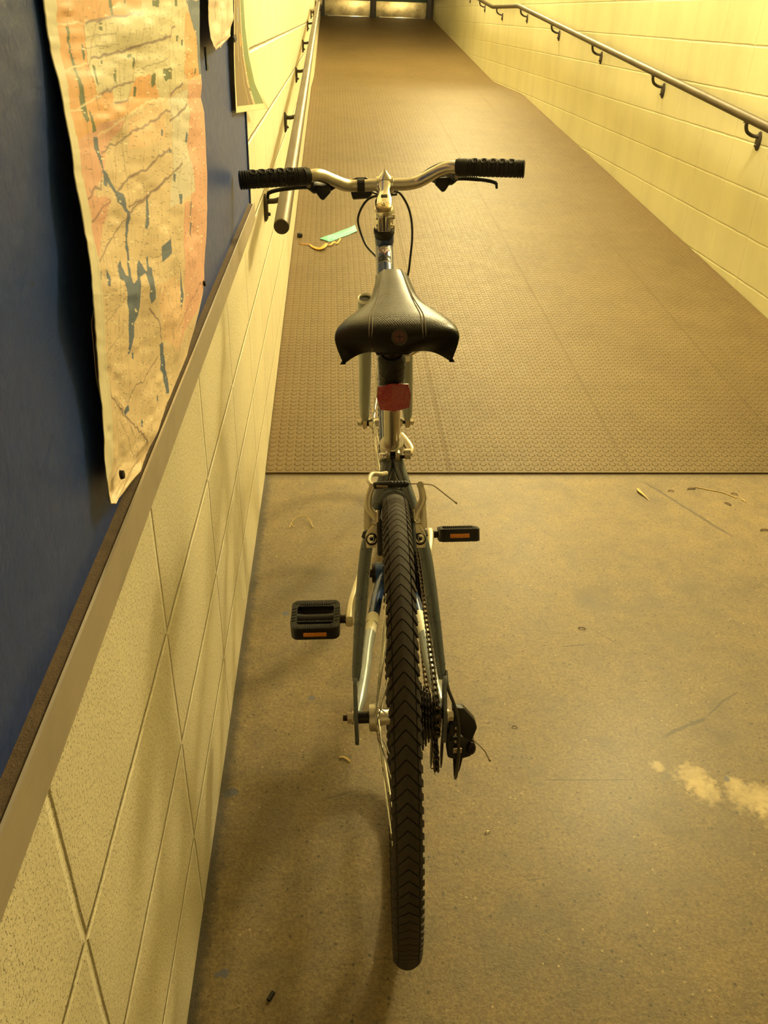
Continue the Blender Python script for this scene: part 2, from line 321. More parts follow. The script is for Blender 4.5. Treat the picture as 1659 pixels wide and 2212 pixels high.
# ------------------------------------------------------------------ mesh helpers
class MB:
    def __init__(s): s.v = []; s.f = []; s.mi = []
    def add(s, vs, fs, mi=0):
        o = len(s.v); s.v += [tuple(p) for p in vs]
        s.f += [tuple(i+o for i in f) for f in fs]; s.mi += [mi]*len(fs)
    def tube(s, pts, r, n=12, closed=False, cap=True, flat=1.0, upv=None, mi=0):
        pts = [Vector(p) for p in pts]; m = len(pts)
        rr = r if isinstance(r, (list, tuple)) else [r]*m
        T = []
        for i in range(m):
            a = pts[(i-1) % m] if (closed or i > 0) else pts[i]
            b = pts[(i+1) % m] if (closed or i < m-1) else pts[i]
            T.append((b-a).normalized())
        nrm = Vector(upv) if upv else (Vector((0, 0, 1)) if abs(T[0].z) < 0.9 else Vector((1, 0, 0)))
        nrm = (nrm - T[0]*nrm.dot(T[0])).normalized()
        vs = []
        for i in range(m):
            nrm = (nrm - T[i]*nrm.dot(T[i])).normalized(); bi = T[i].cross(nrm)
            for k in range(n):
                a = 2*PI*k/n
                vs.append(pts[i] + nrm*(math.cos(a)*rr[i]*flat) + bi*(math.sin(a)*rr[i]))
        fs = []
        for i in range(m if closed else m-1):
            j = (i+1) % m
            for k in range(n):
                k2 = (k+1) % n
                fs.append((i*n+k, i*n+k2, j*n+k2, j*n+k))
        if cap and not closed:
            fs.append(tuple(range(n-1, -1, -1))); fs.append(tuple((m-1)*n+k for k in range(n)))
        s.add(vs, fs, mi); return s
    def lathe(s, prof, origin=(0, 0, 0), axis=(0, 0, 1), n=24, closed=False, mi=0):
        """prof: list of (radius, height along axis)"""
        ax = Vector(axis).normalized(); o = Vector(origin)
        x = ax.orthogonal().normalized(); y = ax.cross(x)
        vs = []; m = len(prof)
        for r, h in prof:
            for k in range(n):
                a = 2*PI*k/n; vs.append(o + ax*h + (x*math.cos(a)+y*math.sin(a))*r)
        fs = []
        for i in range(m if closed else m-1):
            j = (i+1) % m
            for k in range(n):
                k2 = (k+1) % n; fs.append((i*n+k, i*n+k2, j*n+k2, j*n+k))
        if not closed:
            fs.append(tuple(range(n-1, -1, -1))); fs.append(tuple((m-1)*n+k for k in range(n)))
        s.add(vs, fs, mi); return s
    def bm(s, b, mi=0):
        b.verts.index_update()
        s.add([v.co.copy() for v in b.verts], [[v.index for v in f.verts] for f in b.faces], mi); b.free(); return s
    def box(s, c, size, rot=None, bevel=0.0, seg=2, mi=0):
        b = bmesh.new(); bmesh.ops.create_cube(b, size=1.0)
        bmesh.ops.scale(b, vec=size, verts=b.verts)
        if bevel > 0: bmesh.ops.bevel(b, geom=b.edges[:], offset=bevel, segments=seg, affect='EDGES', profile=0.5)
        if rot is not None: bmesh.ops.transform(b, matrix=rot.to_4x4(), verts=b.verts)
        bmesh.ops.translate(b, vec=Vector(c), verts=b.verts)
        return s.bm(b, mi)
    def prism(s, poly, d, frame=None, bevel=0.0, mi=0):
        """poly in local xy, extruded by d along local z, then moved by the 4x4 frame"""
        b = bmesh.new()
        vs = [b.verts.new((x, y, -d/2)) for x, y in poly]; f = b.faces.new(vs)
        r = bmesh.ops.extrude_face_region(b, geom=[f])
        bmesh.ops.translate(b, vec=(0, 0, d), verts=[g for g in r['geom'] if isinstance(g, bmesh.types.BMVert)])
        bmesh.ops.recalc_face_normals(b, faces=b.faces)
        if bevel > 0: bmesh.ops.bevel(b, geom=b.edges[:], offset=bevel, segments=2, affect='EDGES', profile=0.5)
        if frame is not None: bmesh.ops.transform(b, matrix=frame, verts=b.verts)
        return s.bm(b, mi)
    def sphere(s, c, r, sc=(1, 1, 1), n=16, mi=0):
        b = bmesh.new(); bmesh.ops.create_uvsphere(b, u_segments=n, v_segments=n//2+2, radius=r)
        bmesh.ops.scale(b, vec=sc, verts=b.verts); bmesh.ops.translate(b, vec=Vector(c), verts=b.verts)
        return s.bm(b, mi)
    def build(s, name, mat, parent=None, angle=40, loc=None):
        me = bpy.data.meshes.new(name); me.from_pydata(s.v, [], s.f)
        mats = mat if isinstance(mat, (list, tuple)) else [mat]
        for m in mats: me.materials.append(MAT[m] if isinstance(m, str) else m)
        if any(s.mi): me.polygons.foreach_set('material_index', s.mi)
        b = bmesh.new(); b.from_mesh(me); bmesh.ops.recalc_face_normals(b, faces=b.faces); b.to_mesh(me); b.free()
        me.shade_smooth(); me.set_sharp_from_angle(angle=math.radians(angle))
        o = bpy.data.objects.new(name, me); COL.objects.link(o)
        if parent is not None: o.parent = parent
        if loc is not None: o.location = loc
        return o

def smooth_path(pts, n=8, closed=False):
    """Catmull-Rom through points"""
    P = [Vector(p) for p in pts]; out = []; m = len(P)
    rngi = range(m if closed else m-1)
    for i in rngi:
        p0 = P[(i-1) % m] if (closed or i > 0) else P[i]*2-P[i+1]
        p1, p2 = P[i], P[(i+1) % m]
        p3 = P[(i+2) % m] if (closed or i < m-2) else P[i+1]*2-P[i]
        for k in range(n):
            t = k/n
            out.append(0.5*((2*p1) + (-p0+p2)*t + (2*p0-5*p1+4*p2-p3)*t*t + (-p0+3*p1-3*p2+p3)*t**3))
    if not closed: out.append(P[-1])
    return out

def empty(name, loc=(0, 0, 0)):
    o = bpy.data.objects.new(name, None); o.empty_display_size = 0.1; COL.objects.link(o); o.location = loc; return o
def tag(o, label=None, cat=None, group=None, kind=None):
    if label: o['label'] = label
    if cat: o['category'] = cat
    if group: o['group'] = group
    if kind: o['kind'] = kind
    return o
def copy_tree(o, parent=None):
    c = o.copy(); COL.objects.link(c)
    if parent is not None: c.parent = parent
    for ch in list(o.children): copy_tree(ch, c)
    return c
def struct(o): o['kind'] = 'structure'; return o
def frame_mat(o, x, y, z):
    m = Matrix((Vector(x), Vector(y), Vector(z))).transposed().to_4x4(); m.translation = Vector(o); return m

# ------------------------------------------------------------------ the setting
W = 2.263; Y0 = 2.392; Y1 = 19.5; YB = -1.6
RK = 0.0772
PROF = [(Y0, 0.0), (9.85, 0.5757), (11.76, 0.5775), (Y1, 1.197)]
def rz(y):
    for (a, za), (b, zb) in zip(PROF, PROF[1:]):
        if y <= b: return za + (zb-za)*max(0, (y-a))/(b-a)
    return PROF[-1][1]

m = MB(); m.box((W/2, (YB+Y0)/2+0.2, -0.1), (W+0.4, Y0-YB+0.4, 0.2))
struct(m.build('floor', 'concrete'))
# the ramp under its matting
m = MB(); poly = [(Y0+0.004, -0.2)] + [(y, z-0.004) for y, z in PROF[0:1]] + [(y, z-0.003) for y, z in PROF[1:]] + [(Y1, -0.2)]
vs = []; n = len(poly)
for xx in (-0.1, W+0.1):
    for y, z in poly: vs.append((xx, y, z-0.002))
fs = [tuple(range(n)), tuple(range(2*n-1, n-1, -1))] + [(i, (i+1) % n, n+(i+1) % n, n+i) for i in range(n)]
m.add(vs, fs); struct(m.build('floor_ramp', 'concrete'))
m = MB(); top = [(Y0-0.002, 0.0055)] + [(y, z+0.0055) for y, z in ((3.0, rz(3.0)), (9.7, rz(9.7)), (9.95, rz(9.9)+0.004), (11.65, rz(11.65)), (11.9, rz(11.9)), (Y1-0.01, rz(Y1-0.01)))]
bot = [(y, z-0.006) for y, z in top][::-1]
poly = top + bot; n = len(poly); vs = []
for xx in (0.002, W-0.002):
    for y, z in poly: vs.append((xx, y, z))
k = len(top); fs = []
for i in range(n): fs.append((i, (i+1) % n, n+(i+1) % n, n+i))
for s in (0, n):
    for i in range(k-1): fs.append((s+i, s+i+1, s+n-2-i, s+n-1-i))
m.add(vs, fs); o = m.build('rubber_matting', 'mat', angle=20)
tag(o, 'tan rubber matting with round raised studs covering the ramp', 'floor mat')

m = MB(); m.box((-0.1, (YB+Y1)/2, 2.0), (0.2, Y1-YB+0.4, 4.6)); struct(m.build('wall_left', 'wall_l'))
m = MB(); m.box((W+0.1, (YB+Y1)/2, 2.0), (0.2, Y1-YB+0.4, 4.6)); struct(m.build('wall_right', 'wall_r'))
m = MB(); m.box((W/2, YB-0.1, 2.0), (W+0.4, 0.2, 4.6)); struct(m.build('wall_back', 'wall_l'))
m = MB(); m.box((W/2, Y1+0.22, 3.4), (W, 0.2, 2.2)); struct(m.build('wall_front', 'dark_frame'))
m = MB()
cp = [(YB, 2.92), (3.0, 2.92), (9.85, 3.42), (11.76, 3.45), (Y1+0.2, 4.05)]
vs = []
for xx in (-0.02, W+0.02):
    for y, z in cp: vs.append((xx, y, z))
    for y, z in cp[::-1]: vs.append((xx, y, z+0.15))
n = len(cp)*2; kk = len(cp)
fs = [(i, (i+1) % n, n+(i+1) % n, n+i) for i in range(n)]
for s in (0, n):
    for i in range(kk-1): fs.append((s+i, s+i+1, s+n-2-i, s+n-1-i))
m.add(vs, fs); struct(m.build('ceiling', 'ceiling', angle=20))

# doors at the top of the ramp
zd = 1.197
m = MB()
for xx, ww in ((0.035, 0.07), (1.055, 0.10), (2.20, 0.126)):
    m.box((xx, Y1+0.06, zd+1.12), (ww, 0.14, 2.3), bevel=0.006)
m.box((W/2, Y1+0.06, zd+2.22), (W, 0.14, 0.14), bevel=0.006)
struct(m.build('trim_1', 'dark_frame'))
for i, (x0, x1) in enumerate(((0.07, 1.005), (1.105, 2.137))):
    m = MB(); m.box(((x0+x1)/2, Y1+0.07, zd+1.08), (x1-x0, 0.05, 2.14), bevel=0.003)
    d = struct(m.build('door_%d' % (i+1), 'green_door'))
    m = MB(); m.box(((x0+x1)/2, Y1+0.0425, zd+0.155), (x1-x0-0.02, 0.004, 0.27), bevel=0.001); m.build('kick_plate', 'steel_plate', d)
    m = MB(); m.box(((x0+x1)/2+0.02, Y1+0.03, zd+0.016), (x1-x0-0.1, 0.03, 0.012), bevel=0.003); m.build('door_sweep', 'chrome', d)
    m = MB(); m.box(((x0+x1)/2, Y1+0.02, zd+1.0), (x1-x0-0.12, 0.03, 0.05), bevel=0.008); m.build('push_bar', 'silver_dull', d)
# ------------------------------------------------------------------ blue board with its metal ledge
BX = 0.022; BY1 = 2.085
bd = empty('notice_board', (0, 0.5, 0.86))
tag(bd, 'dark blue painted board with a metal bottom ledge on the left wall', 'notice board')
def at(o, par):   # keep world coordinates for a mesh built in world space
    o.location = tuple(-v for v in par.location); return o
m = MB(); m.box((BX/2+0.0005, (YB+0.3+BY1)/2, 1.72), (BX-0.001, BY1-YB-0.3, 1.70), bevel=0.0015); at(m.build('panel', 'board', bd), bd)
m = MB(); m.prism([(0.001, 0.858), (0.036, 0.858), (0.036, 0.899), (0.0335, 0.899), (0.0325, 0.8955), (0.001, 0.8955)], BY1-YB-0.34,
                  frame_mat((0, (YB+0.34+BY1-0.04)/2, 0), (1, 0, 0), (0, 0, 1), (0, -1, 0)))
at(m.build('ledge', 'ledge', bd), bd)
m = MB(); m.box((0.027, (YB+0.34+BY1-0.04)/2, 0.8962), (0.0105, BY1-YB-0.36, 0.0016)); at(m.build('dust_strip', 'ledge_dirt', bd), bd)
m = MB(); m.box((0.0135, BY1+0.0065, 1.72), (0.024, 0.012, 1.70), bevel=0.002); at(m.build('edge_strip', 'frame_blue', bd), bd)

# ------------------------------------------------------------------ printed sheets
def in_poly(px, py, poly):
    ins = np.zeros(px.shape, bool); n = len(poly)
    for i in range(n):
        x0, y0 = poly[i]; x1, y1 = poly[(i+1) % n]
        if y0 == y1: continue
        c = ((y0 > py) != (y1 > py)) & (px < (x1-x0)*(py-y0)/(y1-y0)+x0)
        ins ^= c
    return ins
def seg_dist(px, py, pts):
    d = np.full(px.shape, 9.0)
    for (x0, y0), (x1, y1) in zip(pts, pts[1:]):
        dx, dy = x1-x0, y1-y0; L = dx*dx+dy*dy+1e-12
        t = np.clip(((px-x0)*dx+(py-y0)*dy)/L, 0, 1)
        d = np.minimum(d, np.hypot(px-x0-t*dx, py-y0-t*dy))
    return d
def sheet_mesh(name, Pg, colr, mat, parent=None, thick=0.0006):
    nb, na = Pg.shape[:2]
    me = bpy.data.meshes.new(name)
    idx = np.arange(nb*na).reshape(nb, na)
    q = np.stack([idx[:-1, :-1], idx[:-1, 1:], idx[1:, 1:], idx[1:, :-1]], -1).reshape(-1, 4)
    me.from_pydata(Pg.reshape(-1, 3).tolist(), [], q.tolist())
    a = me.color_attributes.new('print', 'FLOAT_COLOR', 'POINT')
    c = np.ones((nb*na, 4), np.float32); c[:, :3] = colr.reshape(-1, 3); a.data.foreach_set('color', c.ravel())
    me.materials.append(MAT[mat]); me.shade_smooth()
    o = bpy.data.objects.new(name, me); COL.objects.link(o)
    sm = o.modifiers.new('paper', 'SOLIDIFY'); sm.thickness = thick; sm.offset = 0
    if parent: o.parent = parent
    return o
def resample(P, nb, lin):
    P = np.array(P, float); t = np.linspace(0, 1, len(P)) if lin is None else lin
    s = np.linspace(0, 1, nb)
    return np.stack([np.interp(s, t, P[:, k]) for k in range(3)], -1)
def smooth_noise(nb, na, ky, kx, seed):
    r = np.random.default_rng(seed); g = r.normal(size=(ky+2, kx+2))
    y = np.linspace(0, ky, nb); x = np.linspace(0, kx, na)
    iy = np.minimum(y.astype(int), ky); ix = np.minimum(x.astype(int), kx)
    fy = y-iy; fx = x-ix; fy = fy*fy*(3-2*fy); fx = fx*fx*(3-2*fx)
    a = g[np.ix_(iy, ix)]; b = g[np.ix_(iy, ix+1)]; c = g[np.ix_(iy+1, ix)]; d = g[np.ix_(iy+1, ix+1)]
    fy = fy[:, None]; fx = fx[None, :]
    return (a*(1-fx)+b*fx)*(1-fy)+(c*(1-fx)+d*fx)*fy

INK = {k: np.array(srgb(*v)[:3]) for k, v in dict(or_=(236, 178, 122), cr=(226, 216, 182), pk=(232, 178, 156), pc=(236, 200, 164), wt=(226, 218, 204), bl=(84, 108, 140),
       gr=(82, 102, 62), pu=(118, 90, 100), wl=(244, 232, 200), br=(176, 134, 92), th=(150, 134, 116), base=(230, 206, 172), margin=(232, 224, 196)).items()}
INK['or'] = INK['or_']
MAP = {'L':[[0.0255,0.6594,1.2897],[0.0258,0.6591,1.2817],[0.0261,0.6589,1.2736],[0.0264,0.6587,1.2654],[0.0271,0.6581,1.2571],[0.0279,0.6573,1.2488],[0.0288,0.6566,1.2403],[0.0298,0.655,1.2317],[0.0311,0.6522,1.2232],[0.0323,0.6493,1.2146],[0.0336,0.6465,1.206],[0.0342,0.6437,1.1973],[0.0348,0.6408,1.1885],[0.0354,0.6379,1.1796],[0.0359,0.6374,1.1703],[0.0363,0.6375,1.1607],[0.0368,0.6376,1.1509],[0.0377,0.6355,1.1415],[0.039,0.6309,1.1326],[0.0404,0.6263,1.1236],[0.0413,0.6213,1.1148],[0.0419,0.6159,1.106],[0.0411,0.6162,1.0955],[0.0401,0.6173,1.0845],[0.0389,0.6185,1.0732],[0.0377,0.6196,1.0617],[0.0365,0.6207,1.05],[0.0356,0.621,1.0384],[0.035,0.6206,1.0268],[0.0344,0.6202,1.015],[0.034,0.6191,1.0034],[0.034,0.6162,0.9924],[0.034,0.6133,0.9814],[0.034,0.6104,0.9702],[0.0343,0.6079,0.9586],[0.0346,0.605,0.9471],[0.0348,0.6033,0.9416],[0.035,0.6018,0.9368]],'R':[[0.034,1.3731,1.2969],[0.0337,1.3649,1.2801],[0.0334,1.3568,1.2633],[0.0331,1.3486,1.2465],[0.0327,1.3438,1.2295],[0.0323,1.3405,1.2122],[0.0319,1.3409,1.1946],[0.0285,1.3474,1.1761],[0.0311,1.354,1.1572],[0.031,1.3522,1.1388],[0.031,1.3476,1.1204],[0.0308,1.3438,1.1017],[0.0305,1.341,1.0827],[0.0301,1.3381,1.0635],[0.03,1.3286,1.0453],[0.03,1.3175,1.0273],[0.03,1.3033,1.01],[0.03,1.286,0.9935],[0.03,1.2687,0.9772],[0.03,1.2508,0.9612],[0.03,1.2367,0.9445],[0.03,1.2119,0.931],[0.03,1.1683,0.9239],[0.03,1.1283,0.9167],[0.0297,1.0909,0.9097],[0.0294,1.0555,0.9029],[0.0291,1.0219,0.8965],[0.0288,0.9856,0.892],[0.0285,0.9485,0.8889],[0.0282,0.9136,0.8859],[0.0281,0.8783,0.8842],[0.0284,0.8392,0.8854],[0.0287,0.8027,0.8865],[0.029,0.7686,0.8876],[0.031,0.701,0.908],[0.0324,0.6539,0.9195],[0.0333,0.6324,0.9248],[0.0344,0.6148,0.9291]],'polys':[('or',[(0.041,0.0),(0.461,0.0),(0.457,0.022),(0.154,0.041),(0.141,0.114),(0.152,0.18),(0.238,0.176),(0.229,0.204),(0.328,0.192),(0.395,0.143),(0.504,0.141),(0.554,0.192),(0.286,0.223),(0.136,0.239),(0.027,0.274),(0.022,0.213),(0.033,0.135),(0.039,0.051)]),('cr',[(0.154,0.041),(0.457,0.022),(0.464,0.004),(0.83,0.004),(0.862,0.061),(0.778,0.155),(0.565,0.19),(0.513,0.141),(0.393,0.147),(0.328,0.192),(0.236,0.202),(0.238,0.176),(0.152,0.18),(0.141,0.114)]),('pk',[(0.027,0.274),(0.136,0.239),(0.285,0.225),(0.271,0.241),(0.17,0.286),(0.123,0.347),(0.08,0.364),(0.034,0.405),(0.035,0.378),(0.03,0.317),(0.03,0.276),(0.045,0.375)]),('pk',[(0.045,0.375),(0.153,0.383),(0.09,0.444),(0.045,0.5),(0.033,0.458)]),('pc',[(0.308,0.229),(0.552,0.196),(0.564,0.266),(0.286,0.29)]),('or',[(0.834,0.027),(0.889,0.025),(0.941,0.053),(0.98,0.092),(0.976,0.143),(0.827,0.155),(0.785,0.141)]),('pk',[(0.827,0.155),(1.026,0.151),(1.012,0.307),(1.069,0.409),(0.753,0.409),(0.769,0.286)]),('pk',[(0.674,0.391),(1.033,0.375),(1.024,0.458),(1.005,0.542),(0.973,0.597),(0.823,0.639),(0.816,0.681),(0.699,0.542)]),('pc',[(0.423,0.553),(0.627,0.531),(0.727,0.586),(0.796,0.625),(0.782,0.675),(0.585,0.653)]),('wt',[(0.613,0.19),(0.819,0.17),(0.769,0.286),(0.812,0.368),(0.545,0.401),(0.607,0.286)]),('bl',[(0.836,0.0),(1.04,0.0),(1.041,0.061),(1.014,0.143),(0.969,0.143),(0.961,0.074),(0.914,0.049),(0.865,0.02)]),('gr',[(0.068,0.051),(0.082,0.051),(0.074,0.096),(0.081,0.123),(0.086,0.164),(0.089,0.176),(0.093,0.231),(0.077,0.237),(0.065,0.204),(0.07,0.17),(0.07,0.131),(0.068,0.114)]),('gr',[(0.102,0.206),(0.111,0.231),(0.121,0.251),(0.105,0.256),(0.099,0.231)]),('bl',[(0.107,0.264),(0.126,0.264),(0.134,0.307),(0.133,0.327),(0.151,0.335),(0.19,0.368),(0.229,0.374),(0.247,0.409),(0.231,0.409),(0.194,0.392),(0.191,0.384),(0.147,0.352),(0.139,0.36),(0.129,0.358),(0.131,0.335),(0.119,0.307),(0.105,0.286)]),('gr',[(0.125,0.084),(0.135,0.086),(0.131,0.116),(0.121,0.114)]),('gr',[(0.159,0.125),(0.17,0.127),(0.16,0.168),(0.155,0.151)]),('gr',[(0.223,0.043),(0.237,0.044),(0.233,0.058),(0.22,0.056)]),('gr',[(0.351,0.104),(0.379,0.102),(0.376,0.111),(0.348,0.113)]),('gr',[(0.381,0.111),(0.394,0.112),(0.383,0.133),(0.372,0.127)]),('gr',[(0.261,0.136),(0.275,0.136),(0.265,0.158),(0.252,0.156)]),('gr',[(0.505,0.137),(0.535,0.139),(0.521,0.164),(0.499,0.169),(0.493,0.159)]),('gr',[(0.596,0.135),(0.658,0.126),(0.656,0.151),(0.605,0.157),(0.591,0.147)]),('gr',[(0.374,0.168),(0.392,0.17),(0.381,0.186),(0.365,0.184)]),('gr',[(0.542,0.0),(0.592,0.0),(0.586,0.014),(0.54,0.013)]),('gr',[(0.276,0.0),(0.295,0.0),(0.295,0.03),(0.284,0.031)]),('gr',[(0.205,0.115),(0.216,0.115),(0.212,0.124),(0.201,0.124)]),('gr',[(0.724,0.067),(0.745,0.067),(0.739,0.08),(0.725,0.079)]),('gr',[(0.772,0.076),(0.795,0.076),(0.79,0.088),(0.774,0.087)]),('gr',[(0.91,0.131),(0.93,0.133),(0.923,0.143),(0.904,0.143)]),('gr',[(0.72,0.0),(0.746,0.0),(0.745,0.012),(0.719,0.011)]),('gr',[(0.36,0.0),(0.369,0.0),(0.366,0.008),(0.358,0.008)]),('bl',[(0.178,0.375),(0.224,0.38),(0.243,0.403),(0.263,0.411),(0.242,0.458),(0.241,0.531),(0.255,0.547),(0.28,0.539),(0.29,0.511),(0.308,0.501),(0.338,0.52),(0.355,0.522),(0.358,0.497),(0.37,0.494),(0.373,0.515),(0.391,0.517),(0.398,0.553),(0.428,0.575),(0.405,0.586),(0.372,0.57),(0.353,0.542),(0.343,0.526),(0.303,0.533),(0.298,0.553),(0.324,0.606),(0.293,0.625),(0.313,0.648),(0.281,0.684),(0.262,0.684),(0.259,0.653),(0.229,0.597),(0.198,0.553),(0.192,0.542),(0.162,0.539),(0.167,0.514),(0.187,0.501),(0.193,0.514),(0.208,0.531),(0.226,0.533),(0.228,0.458),(0.24,0.411),(0.212,0.394),(0.185,0.391)]),('bl',[(0.471,0.475),(0.551,0.46),(0.555,0.489),(0.483,0.506)]),('bl',[(0.081,0.517),(0.106,0.533),(0.1,0.552),(0.083,0.553)]),('bl',[(0.044,0.52),(0.054,0.522),(0.046,0.547),(0.037,0.542)]),('bl',[(0.377,0.383),(0.391,0.386),(0.376,0.428),(0.355,0.444),(0.348,0.439),(0.366,0.403)]),('bl',[(0.637,0.508),(0.671,0.542),(0.708,0.575),(0.707,0.597),(0.674,0.581),(0.662,0.547)]),('bl',[(0.565,0.667),(0.593,0.659),(0.639,0.681),(0.708,0.709),(0.811,0.734),(0.876,0.756),(0.843,0.76),(0.694,0.72),(0.647,0.714),(0.623,0.695)]),('bl',[(0.293,0.792),(0.342,0.78),(0.365,0.792),(0.32,0.801)]),('bl',[(0.634,0.375),(0.664,0.375),(0.661,0.391),(0.637,0.389)]),('bl',[(0.541,0.809),(0.571,0.812),(0.596,0.823),(0.566,0.822)]),('bl',[(0.669,0.762),(0.699,0.764),(0.718,0.774),(0.69,0.773)]),('bl',[(0.305,0.678),(0.327,0.68),(0.329,0.692),(0.314,0.692)]),('bl',[(0.774,0.428),(0.791,0.428),(0.795,0.456),(0.781,0.453)]),('bl',[(0.753,0.389),(0.767,0.389),(0.762,0.422),(0.751,0.419)]),('bl',[(0.519,0.249),(0.536,0.251),(0.527,0.263),(0.514,0.262)]),('bl',[(0.596,0.335),(0.617,0.337),(0.607,0.352),(0.592,0.347)]),('bl',[(0.641,0.374),(0.664,0.374),(0.655,0.394),(0.634,0.392)]),('bl',[(0.576,0.288),(0.601,0.289),(0.592,0.295),(0.574,0.294)]),('bl',[(0.755,0.253),(0.779,0.258),(0.766,0.276),(0.741,0.274)]),('bl',[(0.382,0.374),(0.393,0.376),(0.381,0.409),(0.366,0.409)])],'lines':[('pu',3.2,[(0.159,0.042),(0.461,0.023)]),('pu',3.2,[(0.16,0.114),(0.305,0.1),(0.415,0.088)]),('pu',3.2,[(0.159,0.185),(0.211,0.174),(0.273,0.166),(0.375,0.156)]),('pu',3.2,[(0.239,0.201),(0.327,0.193)]),('pu',3.2,[(0.141,0.296),(0.163,0.292),(0.193,0.28),(0.246,0.276),(0.296,0.258),(0.377,0.247),(0.436,0.235),(0.496,0.231),(0.569,0.213),(0.618,0.213)]),('pu',3.2,[(0.038,0.382),(0.08,0.362),(0.108,0.364),(0.123,0.347)]),('pu',3.2,[(0.195,0.37),(0.27,0.343),(0.388,0.327),(0.468,0.305),(0.587,0.286)]),('pu',3.2,[(0.259,0.401),(0.389,0.376),(0.497,0.354),(0.637,0.325),(0.686,0.315)]),('pu',3.2,[(0.415,0.088),(0.525,0.079),(0.672,0.069),(0.684,0.055),(0.715,0.052)]),('pu',3.2,[(0.603,0.232),(0.678,0.219),(0.796,0.2)]),('pu',3.2,[(0.639,0.182),(0.69,0.17),(0.763,0.161)]),('wl',2.6,[(0.036,0.049),(0.154,0.042)]),('wl',2.6,[(0.028,0.137),(0.139,0.121),(0.412,0.098)]),('wl',2.6,[(0.02,0.217),(0.116,0.196),(0.17,0.184)]),('wl',2.6,[(0.286,0.223),(0.481,0.196),(0.618,0.184)]),('wl',2.6,[(0.128,0.26),(0.284,0.227)]),('wl',2.6,[(0.393,0.147),(0.597,0.133),(0.817,0.114)]),('br',2.0,[(0.156,0.0),(0.141,0.114),(0.146,0.215)]),('br',2.0,[(0.246,0.0),(0.204,0.051),(0.155,0.114),(0.116,0.155)]),('br',2.0,[(0.465,0.0),(0.452,0.049),(0.406,0.114),(0.328,0.192),(0.266,0.239),(0.217,0.296),(0.187,0.368)]),('br',2.0,[(0.301,0.049),(0.3,0.114),(0.276,0.204)]),('br',2.0,[(0.69,0.0),(0.672,0.069)]),('br',2.0,[(0.82,0.102),(0.815,0.184),(0.775,0.286),(0.753,0.409)]),('br',2.0,[(0.663,0.061),(0.642,0.164),(0.587,0.347)]),('br',2.0,[(0.09,0.0),(0.08,0.051)]),('th',1.2,[(0.222,0.037),(0.202,0.204)]),('th',1.2,[(0.254,0.037),(0.237,0.114)]),('th',1.2,[(0.373,0.031),(0.3,0.184)]),('th',1.2,[(0.526,0.02),(0.492,0.131)]),('th',1.2,[(0.586,0.016),(0.564,0.123)]),('th',1.2,[(0.761,0.02),(0.726,0.143)]),('th',1.2,[(0.048,0.286),(0.057,0.401)]),('th',1.2,[(0.261,0.286),(0.256,0.388)]),('th',1.2,[(0.381,0.255),(0.351,0.401)]),('th',1.2,[(0.502,0.204),(0.476,0.307)]),('th',1.2,[(0.689,0.307),(0.628,0.356)]),('th',1.2,[(0.679,0.217),(0.654,0.307)]),('th',1.2,[(0.139,0.094),(0.31,0.086)]),('th',1.2,[(0.156,0.072),(0.292,0.063)]),('th',1.2,[(0.437,0.131),(0.642,0.114)]),('pu',2.4,[(0.047,0.504),(0.119,0.469),(0.238,0.419),(0.309,0.397),(0.391,0.378)]),('pu',2.4,[(0.096,0.759),(0.226,0.787),(0.445,0.82),(0.764,0.854)]),('pu',2.4,[(0.328,0.778),(0.381,0.742),(0.427,0.737),(0.457,0.739),(0.48,0.723),(0.581,0.689)]),('pu',2.4,[(0.037,0.428),(0.098,0.403),(0.145,0.386)]),('pu',2.4,[(0.399,0.595),(0.488,0.614),(0.56,0.648),(0.583,0.664)]),('pu',2.4,[(0.721,0.642),(0.82,0.581),(0.954,0.542)]),('th',1.3,[(0.319,0.497),(0.338,0.447),(0.354,0.419)]),('th',1.3,[(0.072,0.458),(0.075,0.625),(0.11,0.764)]),('th',1.3,[(0.164,0.444),(0.16,0.625),(0.284,0.792)]),('th',1.3,[(0.263,0.686),(0.333,0.764)]),('th',1.3,[(0.369,0.625),(0.445,0.723)]),('th',1.3,[(0.154,0.764),(0.828,0.918)]),('th',1.3,[(0.05,0.72),(0.405,0.929)]),('th',1.3,[(0.461,0.531),(0.7,0.653)]),('th',1.3,[(0.592,0.43),(0.61,0.531)]),('th',1.3,[(0.057,0.625),(0.213,0.57)]),('th',1.3,[(0.064,0.684),(0.206,0.639)]),('th',1.3,[(0.409,0.737),(0.425,0.625)]),('th',1.3,[(0.239,0.809),(0.753,0.92)]),('th',1.3,[(0.43,0.439),(0.457,0.57)]),('th',1.3,[(0.769,0.492),(0.909,0.57)]),('th',1.3,[(0.399,0.5),(0.562,0.481)]),('th',1.3,[(0.534,0.442),(0.642,0.592)])],'margin':[(0.041,0.0),(0.039,0.051),(0.033,0.135),(0.022,0.213),(0.03,0.276),(0.03,0.317),(0.035,0.378),(0.033,0.458),(0.043,0.508),(0.053,0.57),(0.062,0.625),(0.064,0.689),(0.09,0.737),(0.119,0.792),(0.17,0.848),(0.405,0.929)]}
nb, na = 620, 250
Lr, Rr = np.array(MAP['L']), np.array(MAP['R'])
Lg, Rg = resample(Lr, nb, None), resample(Rr, nb, None)
av = np.linspace(0, 1, na)[None, :, None]
G = Lg[:, None, :]*(1-av)+Rg[:, None, :]*av
A, B = np.meshgrid(np.linspace(0, 1, na), np.linspace(0, 1, nb))
wr = smooth_noise(nb, na, 18, 5, 3)*0.0013 + smooth_noise(nb, na, 60, 12, 4)*0.0004
G[:, :, 0] += (wr*np.minimum(1, 4*A*(1-A)+0.35) - 0.005*np.sin(np.clip(A*1.5, 0, 1)*PI)*0.6)
